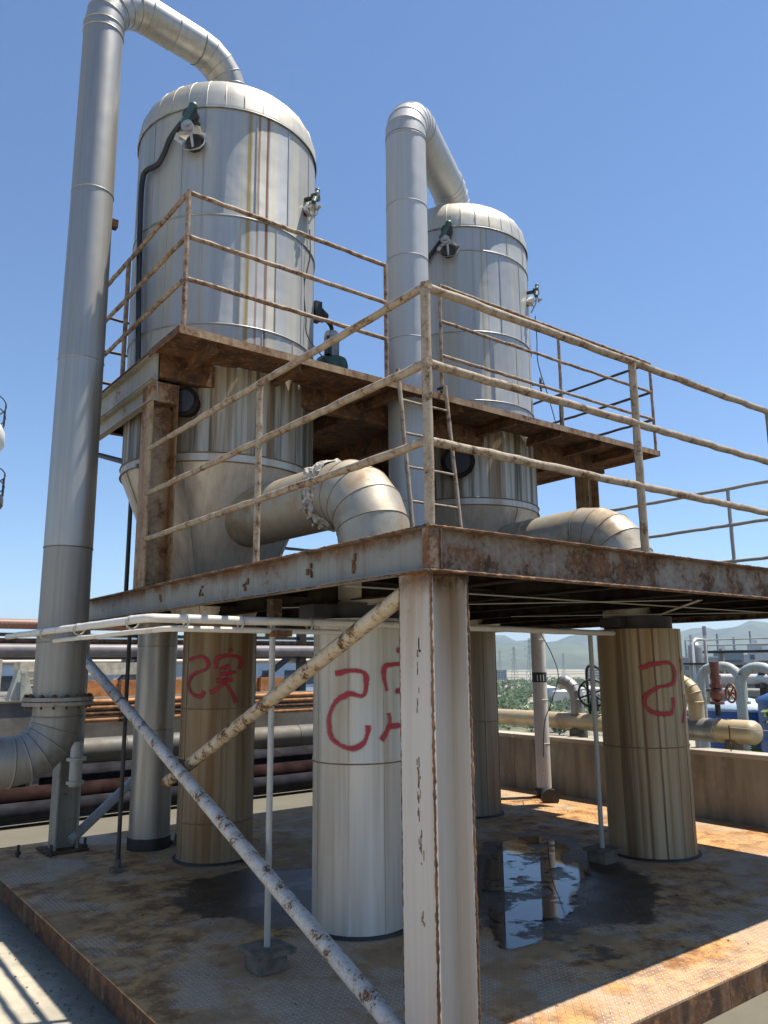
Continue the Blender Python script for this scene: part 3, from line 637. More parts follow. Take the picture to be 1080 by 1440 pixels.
def make_tank(name, c, R, zs, zdome, hd, mat, label, ports, n_p=16, n_c=32):
    t = thing(name, (c[0], c[1], 0), label, 'tank')
    # shell tiers of overlapping cladding sheets
    for ti in range(len(zs)-1):
        z0, z1 = zs[ti], zs[ti+1]
        me = MB().lathe(0, 0, [(R+.004, 0), (R+.0045, .012), (R, .03), (R, z1-z0)], 6, -PI/n_p-.004, PI/n_p+.006).mesh('panel'); me.materials.append(mat if z0 > 1.5 else M_LOWTANK)
        for k in range(n_p):
            inst('panel', me, (c[0]+random.uniform(-.001, .001), c[1]+random.uniform(-.001, .001), z0-.01), 2*PI*(k+.37*ti)/n_p, t)
        sm = MB().box(R-.002, R+.0045, -.005, .005, 0, z1-z0-.02).mesh('seam'); sm.materials.append(mat if z0 > 1.5 else M_LOWTANK)
        for k in range(n_p): inst('seam', sm, (c[0], c[1], z0), 2*PI*(k+.5+.37*ti)/n_p, t)
    for z in zs[:-1]: torus(c[0], c[1], R+.004, z, .007).build('band', M_BAND, t)
    # dome of petals
    prof = []
    for k in range(11):
        ph = PI/2*k/10; prof.append((max(.02, R*math.cos(ph)**.8+.012*(1-k/10)), hd*math.sin(ph)**.8))
    prof = [(R+.012, -.03), (R+.014, -.012)]+prof
    me = MB().lathe(0, 0, prof, 3, -PI/n_c-.002, PI/n_c+.003).mesh('cap_segment'); me.materials.append(M_CAP)
    rb = MB().tube([(r_-.001, 0, z_) for r_, z_ in prof[:-1]], .0045, 6).mesh('cap_seam'); rb.materials.append(M_CAP)
    for k in range(n_c):
        inst('cap_segment', me, (c[0]+random.uniform(-.002, .002), c[1]+random.uniform(-.002, .002), zdome), 2*PI*k/n_c, t)
        inst('cap_seam', rb, (c[0], c[1], zdome), 2*PI*(k+.5)/n_c, t)
    torus(c[0], c[1], R+.014, zdome-.028, .006).build('band', M_BAND, t)
    # cone
    zc = zs[0]
    MB().lathe(c[0], c[1], [(R+.006, zc+.0), (R+.010, zc-.075)], 64).build('shoulder_ring', M_CONE, t)
    for q in (.0, -.075): torus(c[0], c[1], R+.012, zc+q, .006).build('band', M_BANDR, t)
    ncn = 8
    for k in range(ncn):
        a0 = 2*PI*k/ncn; MB().lathe(c[0], c[1], [(R+.004, zc-.07), (.335, -.22)], 8, a0-.003, a0+2*PI/ncn+.003).build('cone_panel', M_CONE, t)
    for k in range(ncn):
        a0 = 2*PI*k/ncn; MB().tube([(c[0]+r_*math.cos(a0), c[1]+r_*math.sin(a0), z_) for r_, z_ in ((R+.008, zc-.075), (.339, -.22))], .006, 5).build('seam', M_CONE, t)
    torus(c[0], c[1], R*.80-.3, .33, .006).build('band', M_BANDR, t) if False else None
    for a, z, r in ports:
        n = Vector((math.cos(a), math.sin(a), 0)); b = Vector((c[0], c[1], z))+n*R
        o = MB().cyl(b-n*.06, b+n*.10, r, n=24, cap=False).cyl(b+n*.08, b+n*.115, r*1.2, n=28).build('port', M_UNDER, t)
        MB().cyl(b+n*.114, b+n*.119, r*.88, n=24).build('port_glass', M_BLACK, o)
    return t
tank1 = make_tank('separator_tank', T1, .865, [1.145, 1.95, 2.28, 3.30, 4.38], 4.385, .53, M_TANK1, 'large silver tank on the left with yellow and brown rust drips', [(-2.33, 1.55, .105)])
tank2 = make_tank('separator_tank', T2, .85, [1.145, 1.95, 2.23, 3.03, 4.01, 4.32], 4.325, .52, M_TANK2, 'silver tank on the right, behind the front railing corner', [(-2.38, 1.52, .15)])
gauge_cluster(tank1, T1, .865, -2.36, 3.98); gauge_cluster(tank2, T2, .85, -2.43, 3.99, .95)
gauge_cluster(tank1, T1, .845, -1.02, 3.66, .62); gauge_cluster(tank2, T2, .83, -1.03, 3.62, .62)
def onc(c, R, a, z): return (c[0]+R*math.cos(a), c[1]+R*math.sin(a), z)
def smooth_path(p, sub=6):
    p = [Vector(q) for q in p]; out = []
    for i in range(len(p)-1):
        a, b, c_, d = p[max(i-1, 0)], p[i], p[i+1], p[min(i+2, len(p)-1)]
        for q in range(sub):
            s_ = q/sub; out.append(.5*((2*b)+(c_-a)*s_+(2*a-5*b+4*c_-d)*s_*s_+(3*b-a-3*c_+d)*s_**3))
    return out+[p[-1]]
hs = [(-2.50, 4.20), (-2.627, 4.07), (-2.691, 3.945), (-2.781, 3.853), (-2.95, 3.86), (-3.03, 3.80), (-3.04, 3.5), (-3.0, 2.888), (-2.93, 2.063), (-2.93, 1.80)]
MB().tube(smooth_path([onc(T1, .905, a, z) for a, z in hs]), .024, 10).build('hose', M_BLACK, tank1, 'black hose running down the left side')
hs = [(-2.45, 4.20), (-2.605, 4.042), (-2.72, 3.92), (-2.85, 3.75), (-2.9, 3.2), (-2.9, 1.9)]
MB().tube(smooth_path([onc(T2, .885, a, z) for a, z in hs]), .022, 10).build('hose', M_BLACK, tank2)
hs = [(-.95, 3.5), (-1.0, 3.2), (-1.02, 2.9), (-1.0, 2.6), (-.97, 2.35)]
MB().tube(smooth_path([onc(T1, .885+.03*math.sin(i*2), a, z) for i, (a, z) in enumerate(hs)]+[(1.95, 3.35, 2.0), (1.97, 3.36, 1.91)]), .006, 6).build('cable', M_BLACK, tank1)
hs = [(-1.0, 3.45), (-.92, 3.2), (-.85, 2.9)]
MB().tube(smooth_path([onc(T2, .93, a, z) for a, z in hs]+[(4.88, 3.42, 2.5), (4.93, 3.36, 2.1), (4.9, 3.35, 1.91)]), .006, 6).build('cable', M_BLACK, tank2)
q = Vector(onc(T2, .85, -.93, 2.62)); n = Vector((math.cos(-.93), math.sin(-.93), 0))
tg = Vector((-n.y, n.x, 0)); hw = MB().tube([q+n*.10+tg*.085*math.cos(2*PI*i/20)+Vector((0, 0, .085*math.sin(2*PI*i/20))) for i in range(21)], .010, 6).cyl(q-n*.02, q+n*.13, .012, n=8)
for k in range(3):
    a = 2*PI*k/3; hw.cyl(q+n*.10, q+n*.10+tg*.085*math.cos(a)+Vector((0, 0, .085*math.sin(a))), .007, n=6)
hw.build('handwheel', M_BLACK, tank2)

# ================================================================== LARGE PIPES
def gores(rings_, r, mat, parent, name='elbow_section', seam=True, n=32, bead=.006, seam_mat=None):
    """rings_: list of (centre, tangent); one cladding gore between each pair, with a raised bead on the seam"""
    u = None; loops = []
    for c_, tn in rings_:
        tn = Vector(tn).normalized()
        if u is None: u = tn.orthogonal().normalized()
        u = (u-tn*u.dot(tn)).normalized(); w = tn.cross(u); rr = r if not isinstance(r, list) else r[len(loops)]
        loops.append([Vector(c_)+(u*math.cos(2*PI*k/n)+w*math.sin(2*PI*k/n))*rr for k in range(n)])
    for i in range(len(loops)-1):
        c0 = Vector(rings_[i][0]); j = 1+random.uniform(0, .006)
        a = [c0+(p-c0)*(j+.008) for p in loops[i]]; c1 = Vector(rings_[i+1][0]); b = [c1+(p-c1)*j for p in loops[i+1]]
        MB().rings([a, b], (False, False)).build(name, mat, parent)
    if seam:
        for i in range(len(loops)):
            c0 = Vector(rings_[i][0]); ps = [c0+(p-c0)*1.012 for p in loops[i]]
            MB().tube(ps+[ps[0]], bead, 6, cap=False).build('seam_bead', seam_mat or mat, parent)
def straight(p0, p1, zs_frac, r, mat, parent, name='pipe_section', seam_mat=None, bead=.005):
    p0 = Vector(p0); p1 = Vector(p1); d = (p1-p0)
    fr = [0]+list(zs_frac)+[1]
    gores([(p0+d*f, d) for f in fr], r, mat, parent, name, seam_mat=seam_mat, bead=bead)
def elbow_rings(c, u, w, R, a0, a1, n):
    """c = bend centre; point = c + u cos + w sin"""
    c = Vector(c); u = Vector(u); w = Vector(w); out = []
    sg = 1 if a1 > a0 else -1
    for i in range(n+1):
        a = a0+(a1-a0)*i/n
        out.append((c+u*R*math.cos(a)+w*R*math.sin(a), (-u*math.sin(a)+w*math.cos(a))*sg))
    return out
def flange(parent, c, r, axis=(0, 0, 1), th=.028, mat=None, bolts=16):
    c = Vector(c); ax = Vector(axis).normalized(); u = ax.orthogonal().normalized(); w = ax.cross(u)
    MB().cyl(c-ax*th-ax*.003, c-ax*.003, r, n=40).build('flange', mat or M_RUSTY, parent)
    f = MB().cyl(c+ax*.003, c+ax*(th+.003), r, n=40).build('flange', mat or M_RUSTY, parent)
    for k in range(bolts):
        p = c+(u*math.cos(2*PI*k/bolts)+w*math.sin(2*PI*k/bolts))*r*.90
        MB().cyl(p-ax*(th+.025), p+ax*(th+.025), .009, n=6).cyl(p+ax*(th+.004), p+ax*(th+.02), .017, n=6).build('bolt', M_RUST, f)
M_FLG = m_paint('dull grey flange', (.25, .23, .205), thr=.58, streak=.2, edge=0, chip=8, stain=(.14,.09,.05), dirt=(.17,.15,.13))
VP = Vector((-.38, 3.93, 0)); VR = .171; RB = .40; ZR = 5.50
vp = thing('vapour_pipe', (VP.x, VP.y, -1.45), 'tall silver insulated pipe on the left bending over into the left tank', 'pipe')
dirv = Vector((T1[0]-VP.x, T1[1]-VP.y, 0)); Lh = dirv.length; dirv.normalize(); Z = Vector((0, 0, 1))
zz = [-.80, -.396, .338, 1.90, 3.425, 5.02]
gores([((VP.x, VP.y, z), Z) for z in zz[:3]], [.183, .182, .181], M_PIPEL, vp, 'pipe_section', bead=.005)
gores([((VP.x, VP.y, z), Z) for z in zz[2:]], [.181, .177, .172, .170], M_PIPE, vp, 'pipe_section', bead=.005)
gores([((VP.x, VP.y, 5.02), Z), ((VP.x, VP.y, ZR-RB), Z)], VR, M_PIPE, vp, 'pipe_section')
gores(elbow_rings((VP.x+dirv.x*RB, VP.y+dirv.y*RB, ZR-RB), -dirv, Z, RB, 0, PI/2, 5), VR, M_PIPE, vp, bead=.005)
p0 = VP+dirv*RB+Z*ZR; p1 = VP+dirv*(Lh-RB)+Z*ZR
straight(p0, p1, [.5], VR, M_PIPE, vp)
gores(elbow_rings((T1[0]-dirv.x*RB, T1[1]-dirv.y*RB, ZR-RB), dirv, Z, RB, PI/2, 0, 5), VR, M_PIPE, vp, bead=.005)
straight((T1[0], T1[1], ZR-RB), (T1[0], T1[1], 4.86), [], VR, M_PIPE, vp)
flange(vp, (VP.x, VP.y, -.835), .255, mat=M_FLG)
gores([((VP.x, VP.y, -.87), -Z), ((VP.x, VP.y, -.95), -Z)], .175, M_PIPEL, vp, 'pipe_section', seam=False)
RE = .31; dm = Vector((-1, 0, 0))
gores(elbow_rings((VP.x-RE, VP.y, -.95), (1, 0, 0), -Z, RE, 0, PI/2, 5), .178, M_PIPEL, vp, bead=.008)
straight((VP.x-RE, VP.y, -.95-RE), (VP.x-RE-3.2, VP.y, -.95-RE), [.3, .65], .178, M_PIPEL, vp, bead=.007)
MB().box(VP.x+.165, VP.x+.22, VP.y-.05, VP.y+.02, 3.18, 3.25).build('pipe_lug', M_RUST, vp)
P2 = Vector((2.5, 3.15, 0)); R2 = .208; RB2 = .40; ZR2 = 5.16
vp2 = thing('vapour_pipe', (P2.x, P2.y, ZF), 'pale grey insulated pipe in the middle bending over into the right tank', 'pipe')
d2 = Vector((T2[0]-P2.x, T2[1]-P2.y, 0)); L2 = d2.length; d2.normalize()
gores([((P2.x, P2.y, z), Z) for z in (ZF, -.6, .9, 2.52, 3.38, 3.97, 4.735, ZR2-RB2)], R2, M_PIPE2, vp2, 'pipe_section', bead=.004)
gores(elbow_rings((P2.x+d2.x*RB2, P2.y+d2.y*RB2, ZR2-RB2), -d2, Z, RB2, 0, PI/2, 6), R2, M_PIPE2, vp2, bead=.004)
straight(P2+d2*RB2+Z*ZR2, P2+d2*(L2-RB2)+Z*ZR2, [], R2, M_PIPE2, vp2)
gores(elbow_rings((T2[0]-d2.x*RB2, T2[1]-d2.y*RB2, ZR2-RB2), d2, Z, RB2, PI/2, 0, 6), R2, M_PIPE2, vp2, bead=.004)
straight((T2[0], T2[1], ZR2-RB2), (T2[0], T2[1], 4.7), [], R2, M_PIPE2, vp2)
MB().cyl((3.25, 3.60, ZR2+.18), (3.25, 3.60, ZR2+.48), .012, n=8).build('vent_stub', M_DSTEEL, vp2)

# ducts from the tank cones into the heaters
def duct(c_t, c_h, label, torn):
    X_ = c_h[0]; d = thing('vapour_duct', (X_, c_h[1], 0), label, 'duct'); r = .243; zc = .655; Rb = .44
    y_s = c_t[1]-.50; y_e = c_h[1]+Rb
    x_s = c_t[0]
    pa = Vector((x_s, y_s, zc)); pb = Vector((X_, y_e, zc))
    cut = .14 if torn else .02
    dv = (pb-pa); fe = 1-cut/dv.length
    gores([(pa+dv*f, dv) for f in (0, .45*fe, fe)], r, M_DUCT, d, 'pipe_section')
    if torn:
        rs = []; dn = dv.normalized(); u = dn.orthogonal().normalized(); w = dn.cross(u)
        for k in range(9):
            c_ = pa+dv*(fe-.02+(1-fe+.04)*k/8)
            rs.append([c_+(u*math.cos(2*PI*i/40)+w*math.sin(2*PI*i/40))*(r*.985+random.uniform(-.02, .028)+(.02 if w.z*math.sin(2*PI*i/40)+u.z*math.cos(2*PI*i/40) > .5 else 0)) for i in range(40)])
        MB().rings(rs, (False, False), False).build('torn_insulation', M_WOOL, d, 'exposed grey mineral wool where the cladding is torn')
    else:
        gores([(pa+dv*fe, dv), (pb, dv)], r, M_DUCT, d, 'pipe_section')
    gores(elbow_rings((X_, y_e, zc-Rb), (0, -1, 0), Z, Rb, PI/2, 0, 5), [r*1.01, r*1.03, r*1.05, r*1.05, r*1.04, r*1.03], M_DUCT, d, bead=.004, seam_mat=M_BANDR)
    straight((X_, c_h[1], zc-Rb), (X_, c_h[1], -.20), [.5], r*1.03, M_DUCT, d)
    return d
H1 = (.97, 1.86); H2 = (4.03, 1.82)
duct(T1, (1.06, 1.80), 'silver duct elbow with torn insulation on the left of the corner post', True)
duct(T2, (4.03, 1.88), 'dented silver duct elbow below the right tank', False)

# ================================================================== HEATER VESSELS
def spray(c, R, strokes, parent, wd=.022):
    for st in strokes:
        pts = [(a*R, z) for a, z in st]
        P_ = [Vector((p[0], p[1], 0)) for p in pts]
        P_ = smooth_path(P_, 7) if len(P_) > 2 else [P_[0].lerp(P_[1], i/5) for i in range(6)]
        m = MB(); N = len(P_); ed = []
        for i, p in enumerate(P_):
            tn = (P_[min(i+1, N-1)]-P_[max(i-1, 0)]).normalized(); nr = Vector((-tn.y, tn.x, 0))
            for s_ in (-1, 0, 1):
                q = p+nr*wd*s_*random.uniform(.9, 1.12)*(1.0+.22*math.sin(i*.35+len(st)))
                m.v.append((c[0]+(R+.009)*math.cos(q.x/R), c[1]+(R+.009)*math.sin(q.x/R), q.y)); ed.append(abs(s_))
        for i in range(N-1):
            for k in range(2):
                a = i*3+k; m.f.append((a, a+1, a+4, a+3)); m.sm.append(True)
        o = m.build('painted_mark', M_SPRAY, parent)
        at = o.data.attributes.new('edge', 'FLOAT', 'POINT'); at.data.foreach_set('value', ed)
def heater(c, R, zs, mat, label, strokes=None, np_=8, ph=0.0, band=None, wd=.022):
    h = thing('heater_vessel', (c[0], c[1], ZF), label, 'vessel')
    for ti in range(len(zs)-1):
        z0, z1 = zs[ti], zs[ti+1]
        me = MB().lathe(0, 0, [(R+.0035, 0), (R+.004, .01), (R, .025), (R, z1-z0)], 8, -PI/np_-.005, PI/np_+.007).mesh('panel'); me.materials.append(mat)
        for k in range(np_): inst('panel', me, (c[0], c[1], z0), ph+2*PI*k/np_, h)
        sm = MB().box(R-.002, R+.006, -.005, .005, 0, z1-z0-.01).mesh('seam'); sm.materials.append(mat)
        for k in range(np_): inst('seam', sm, (c[0], c[1], z0+.005), ph+2*PI*(k+.5)/np_, h)
    for z in zs[1:-1]: torus(c[0], c[1], R+.003, z, .005).build('band', band or M_BANDR, h)
    MB().lathe(c[0], c[1], [(0.01, zs[-1]), (R-.004, zs[-1])], 40).build('top_plate', mat, h)
    MB().lathe(c[0], c[1], [(R+.03, ZF+.002), (R+.03, ZF+.014), (R-.02, ZF+.020)], 48).build('base_ring', M_DSTEEL, h)
    MB().cyl((c[0], c[1], zs[-1]-.02), (c[0], c[1], -.19), R*.82, n=36).build('neck', M_DSTEEL, h)
    if strokes: spray(c, R, strokes, h, wd)
    return h
near_s = [[(-2.709, -0.637), (-2.341, -0.619), (-2.092, -0.638), (-2.062, -0.703), (-2.125, -0.773), (-2.405, -0.762), (-2.707, -0.814), (-2.858, -0.907), (-2.817, -1.017), (-2.6, -1.069), (-2.343, -1.09), (-2.129, -1.06), (-2.035, -0.997), (-2.022, -0.952)], [(-1.21, -0.478), (-1.262, -0.511)], [(-.85, -.66), (-0.80, -0.575), (-1.2, -.58), (-1.62, -0.593), (-1.675, -0.659), (-1.611, -0.747)], [(-1.352, -0.751), (-1.0, -0.744)], [(-1.569, -0.883), (-1.54, -0.948), (-1.744, -1.046)], [(-1.541, -0.963), (-1.0, -0.966)]]
brown_s = [[(-2.95, -0.532), (-2.548, -0.503), (-2.347, -0.547), (-2.374, -0.61), (-2.728, -0.647), (-2.96, -0.724), (-2.814, -0.812), (-2.506, -0.836), (-2.405, -0.791)], [(-1.761, -0.438), (-1.716, -0.469)], [(-2.111, -0.611), (-2.079, -0.522), (-1.798, -0.5), (-1.457, -0.523), (-1.477, -0.613)], [(-1.748, -0.586), (-2.031, -0.611)], [(-1.702, -0.625), (-1.977, -0.75), (-2.253, -0.806)], [(-2.026, -0.656), (-1.569, -0.638)], [(-2.101, -0.706), (-1.651, -0.703)], [(-1.875, -0.725), (-1.685, -0.802), (-1.545, -0.891)]]
right_s = [[(-2.565, -0.638), (-2.261, -0.603), (-1.85, -0.592), (-1.681, -0.653), (-1.764, -0.762), (-2.164, -0.796), (-2.443, -0.855), (-2.489, -0.926), (-2.34, -0.997), (-1.918, -1.011), (-1.801, -0.953), (-1.799, -0.882)], [(-1.33, -.86), (-1.32, -.95), (-1.48, -1.10)], [(-1.36, -.56), (-1.36, -.66)]]
heater(H1, .306, [ZF+.01, -1.184, -.29], M_NEAR, 'pale silver vessel with large red sprayed characters beside the white column', near_s, 8, .3)
heater((1.02, 4.07), .315, [ZF+.01, -1.86, -.94, -.22], M_BROWN, 'brown stained vessel with red sprayed characters behind the pipe braces', brown_s, 5, .1)
heater(H2, .36, [ZF+.01, -1.29, -.30], M_RIGHT, 'rust streaked vessel with red sprayed character at the right', right_s, 5, .5, None, .025)
heater((4.08, 4.10), .31, [ZF+.01, -1.2, -.22], M_BACKV, 'shaded brown vessel just right of the white column', None, 8, .2)
gp = thing('insulated_pipe', (.72, 4.78, ZF), 'smooth grey upright pipe left of the brown vessel', 'pipe')
gores([((.72, 4.78, z), Z) for z in (ZF+.10, -1.15, -.40, -.02)], .179, M_GREYP, gp, 'pipe_section', bead=.004)
MB().cyl((.72, 4.78, ZF), (.72, 4.78, ZF+.10), .19, n=28).build('base_ring', M_DSTEEL, gp)
# ================================================================== SMALL PIPES, POSTS
ZP = -.335
sp = thing('small_pipe_run', (.1, 1.5, ZF), 'thin white pipe run at head height crossing in front of the pale vessel', 'pipe')
MB().tube(lin((-.62, 4.65, ZP+.005), (-.62, 1.53, ZP), .15, .002)+[(-.61, 1.505, ZP), (-.59, 1.50, ZP)]+lin((-.55, 1.5, ZP), (1.0, 1.5, ZP), .15, .002)+lin((1.1, 1.51, ZP), (3.75, 1.83, ZP), .15, .002), .023, 12).build('pipe', M_WHITE, sp)
MB().tube(lin((-.50, 3.70, ZP-.055), (-.50, 1.62, ZP-.05), .15, .002)+[(-.48, 1.56, ZP-.05), (-.44, 1.545, ZP-.05)]+lin((-.38, 1.545, ZP-.05), (.6, 1.545, ZP-.052), .2), .016, 10).build('pipe', M_WHITE, sp)
for y in (1.75, 2.7, 3.5): MB().tube([(-.62+.034*math.cos(a*PI/8), y, ZP-.012-.034*math.sin(a*PI/8)) for a in range(-4, 13)], .006, 6).build('u_bolt', M_PGREY, sp)
for x in (-.42, -.1, .35): MB().tube([(x, 1.5+.034*math.cos(a*PI/8), ZP-.012-.034*math.sin(a*PI/8)) for a in range(-4, 13)], .006, 6).build('u_bolt', M_PGREY, sp)
def pole(x, y, z1, r, mat, label, block=True, z0=ZF):
    p = thing('support_post', (x, y, ZF), label, 'post')
    MB().tube(lin((x, y, z0+.10 if block else z0), (x, y, z1), .2, .001), r, 10).build('post_tube', mat, p)
    if block:
        m = MB().box(x-.085, x+.085, y-.085, y+.085, ZF+.003, ZF+.085); m.box(x-.11, x+.11, y-.11, y+.11, ZF+.085, ZF+.11)
        m.v = [(a+random.uniform(-.008, .008), b+random.uniform(-.008, .008), c) for a, b, c in m.v]; m.build('base_block', M_BLOCK, p)
    else: MB().box(x-.05, x+.05, y-.05, y+.05, ZF+.003, ZF+.03).cyl((x, y, ZF+.03), (x, y, ZF+.09), r*1.6, n=10).build('base_block', M_BLOCK, p)
    return p
pole(.14, 1.565, ZP-.02, .0175, M_PGREY, 'thin pale post on a concrete block left of the pale vessel')
pole(3.40, 1.86, ZP-.02, .020, M_PGREY, 'thin grey post on a concrete block beside the puddle')
pole(.21, 4.11, -.20, .017, M_DSTEEL, 'thin dark post in front of the grey upright pipe', False)
pole(.97, 4.73, -.20, .015, M_WHITE, 'thin white rod between grey upright pipe and brown vessel', False)
dp = thing('drain_pipe', (5.45, 4.28, ZF), 'white upright pipe with a black band near the parapet wall', 'pipe')
gores([((5.45, 4.28, z), Z) for z in (ZF+.10, -1.55, -1.03, -.30, -.05)], .088, M_WHITE, dp, 'pipe_section', bead=.005)
MB().lathe(5.45, 4.28, [(.0905, -.82), (.0905, -.70)], 28).build('black_band', M_BLACK, dp)
for k in range(3):
    a = -2.75+k*.42
    MB().lathe(5.45, 4.28, [(.0925, -.805), (.0925, -.73)], 4, a, a+.16).build('band_mark', M_WHITE, dp)
MB().cyl((5.45, 4.28, ZF+.003), (5.45, 4.28, ZF+.11), .10, n=20).cyl((5.45, 4.28, ZF+.08), (5.45, 4.28, ZF+.10), .135, n=20).tube([(5.45, 4.28, ZF+.06), (5.32, 4.12, ZF+.06), (5.2, 3.98, ZF+.05)], .06, 12).cyl((5.22, 4.0, ZF+.055), (5.17, 3.94, ZF+.055), .10, n=18).build('foot_elbow', M_DSTEEL, dp)
MB().tube(smooth_path([(5.30, 4.10, -.22), (5.33, 3.95, -.5), (5.30, 3.85, -.75), (5.33, 4.0, -1.05), (5.36, 4.15, -1.3), (5.37, 4.2, -1.7)]), .006, 6).build('cable', M_BLACK, dp)

# ================================================================== PUMP ON THE UPPER PLATFORM
pm = thing('pump', (2.10, 3.92, UZ), 'green flanged pump motor on the upper platform between the tanks', 'pump')
cx_, cy_ = 2.10, 3.92
MB().lathe(cx_, cy_, [(.11, UZ), (.11, UZ+.35), (.16, UZ+.42)], 24).build('stand', M_GREEN, pm)
MB().lathe(cx_, cy_, [(.0, UZ+.42), (.15, UZ+.42), (.17, UZ+.45), (.17, UZ+.55), (.155, UZ+.60), (.07, UZ+.615)], 32).build('housing', M_GREEN, pm)
for k in range(8):
    a = k*PI/4; MB().box(-.02, .02, -.02, .02, 0, .06)
    MB().cyl((cx_+.168*math.cos(a), cy_+.168*math.sin(a), UZ+.47), (cx_+.19*math.cos(a), cy_+.19*math.sin(a), UZ+.47), .022, n=8).build('lug', M_GREEN, pm)
MB().lathe(cx_, cy_, [(.075, UZ+.60), (.075, UZ+.88), (.062, UZ+.91), (.0, UZ+.92)], 24).build('motor', M_MGREY, pm)
for k in range(9): torus(cx_, cy_, .077, UZ+.63+k*.027, .004, 24).build('cooling_fin', M_MGREY, pm)
MB().tube(smooth_path([(cx_, cy_, UZ+.91), (cx_-.02, cy_-.02, UZ+.96), (cx_-.10, cy_-.06, UZ+.99), (cx_-.16, cy_-.08, UZ+1.0)]), .022, 10).build('conduit', M_DSTEEL, pm)
MB().cyl((cx_-.15, cy_-.08, UZ+1.0), (cx_-.24, cy_-.12, UZ+1.02), .06, n=14).box(cx_-.30, cx_-.22, cy_-.16, cy_-.06, UZ+.92, UZ+1.12).build('junction_box', M_BLACK, pm)
MB().box(cx_-.14, cx_-.09, cy_-.14, cy_-.08, UZ+.60, UZ+.74).cyl((cx_-.115, cy_-.11, UZ+.74), (cx_-.115, cy_-.11, UZ+.80), .015, n=8).build('drain_valve', M_BLACK, pm)

# ================================================================== PIPELINE BEYOND THE PARAPET
XP = 6.17; ZPL = -1.33
pl = thing('clad_pipeline', (XP, 4, ZPL-.2), 'fat tan and grey pipeline lying just behind the parapet wall', 'pipe')
MB().lathe(0, 0, [(0, 0), (.1, .012), (.165, .05), (.175, .08)], 28)
pr = [(.0, -.02), (.06, -.016), (.10, .0), (.124, .04), (.128, .07), (.128, .47)]
m = MB()
for r_, q in pr: m.v += [(XP+r_*math.cos(2*PI*i/32), 1.93+q, ZPL+r_*math.sin(2*PI*i/32)) for i in range(32)]
for k in range(len(pr)-1):
    for i in range(32): m.f.append((k*32+i, k*32+(i+1) % 32, (k+1)*32+(i+1) % 32, (k+1)*32+i)); m.sm.append(True)
m.build('end_cap', M_TAN, pl)
for k in range(16):
    a = PI*k/16*2; MB().sph((XP+.129*math.cos(a), 2.36, ZPL+.129*math.sin(a)), .010, 6, 4).build('rivet', M_PGREY, pl)
gores([((XP, y, ZPL), (0, 1, 0)) for y in (2.39, 2.75, 3.2)], .126, M_PIPE, pl, 'pipe_section')
gores([((XP, y, ZPL), (0, 1, 0)) for y in (3.2, 4.05, 4.55, 5.1, 5.9, 7.0, 8.4)], .105, M_TAN, pl, 'pipe_section')
for y in (2.2, 4.3, 6.4): MB().box(XP-.12, XP+.12, y-.05, y+.05, ZG-.001, ZPL-.09).build('saddle', M_BLOCK, pl)
gores([((XP, 2.62, ZPL+.10), Z), ((XP, 2.62, ZPL+.30), Z)]+elbow_rings((XP, 2.62+.22, ZPL+.30), (0, -1, 0), Z, .22, PI/8, PI/2, 4)+[((XP, 3.2, ZPL+.52), (0, 1, 0))], .085, M_TAN, pl, 'elbow_section')
gores([((XP, 4.30, ZPL+.10), Z), ((XP, 4.30, ZPL+.28), Z)]+elbow_rings((XP, 4.30+.22, ZPL+.28), (0, -1, 0), Z, .22, PI/8, PI/2, 4), .085, M_PIPE, pl, 'elbow_section')
rv = thing('red_valve', (XP, 2.36, ZPL+.17), 'rusty red valve with handwheel standing on the tan pipe end', 'valve')
vx, vy = XP, 2.36
MB().cyl((vx, vy, ZPL+.16), (vx, vy, ZPL+.30), .030, n=12).build('stem_pipe', M_DSTEEL, rv)
MB().cyl((vx, vy, ZPL+.28), (vx, vy, ZPL+.31), .075, n=18).sph((vx, vy, ZPL+.39), .075, 14, 10, (1, 1, 1.1)).cyl((vx, vy, ZPL+.46), (vx, vy, ZPL+.50), .07, n=16).build('valve_body', M_RED, rv)
MB().cyl((vx, vy, ZPL+.50), (vx, vy, ZPL+.68), .045, n=14).cyl((vx, vy, ZPL+.55), (vx, vy, ZPL+.60), .062, n=6).cyl((vx, vy, ZPL+.68), (vx, vy, ZPL+.74), .052, n=14).build('bonnet', M_RED, rv)
def wheel(p, c, nrm, R, r, mat, sp_=4):
    c = Vector(c); nrm = Vector(nrm).normalized(); u = nrm.orthogonal().normalized(); w = nrm.cross(u)
    m = MB().tube([c+(u*math.cos(2*PI*i/28)+w*math.sin(2*PI*i/28))*R for i in range(29)], r, 8, cap=False)
    for k in range(sp_):
        a = 2*PI*k/sp_; m.cyl(c, c+(u*math.cos(a)+w*math.sin(a))*R, r*.8, n=6)
    m.cyl(c-nrm*.03, c+nrm*.03, r*2, n=10); return m.build('handwheel', mat, p)
wheel(rv, (vx+.12, vy-.10, ZPL+.40), (.7, -.4, 0), .10, .012, M_RED)
gv = thing('gate_valve', (XP, 4.05, ZPL+.15), 'dark gate valve with large spoked handwheel behind the thin grey post', 'valve')
MB().cyl((XP, 4.02, ZPL+.14), (XP, 4.02, ZPL+.30), .05, n=14).cyl((XP, 4.02, ZPL+.2), (XP, 4.02, ZPL+.23), .09, n=18).build('stem', M_DSTEEL, gv)
wheel(gv, (XP-.06, 4.0, ZPL+.36), (-.8, -.6, .1), .17, .014, M_BLACK, 6)
MB().tube(smooth_path([(XP, 4.10, ZPL+.1), (XP, 4.12, ZPL+.62), (XP, 4.02, ZPL+.70), (XP, 3.85, ZPL+.62), (XP, 3.7, ZPL+.5)]), .018, 8).build('gooseneck', M_DSTEEL, gv)
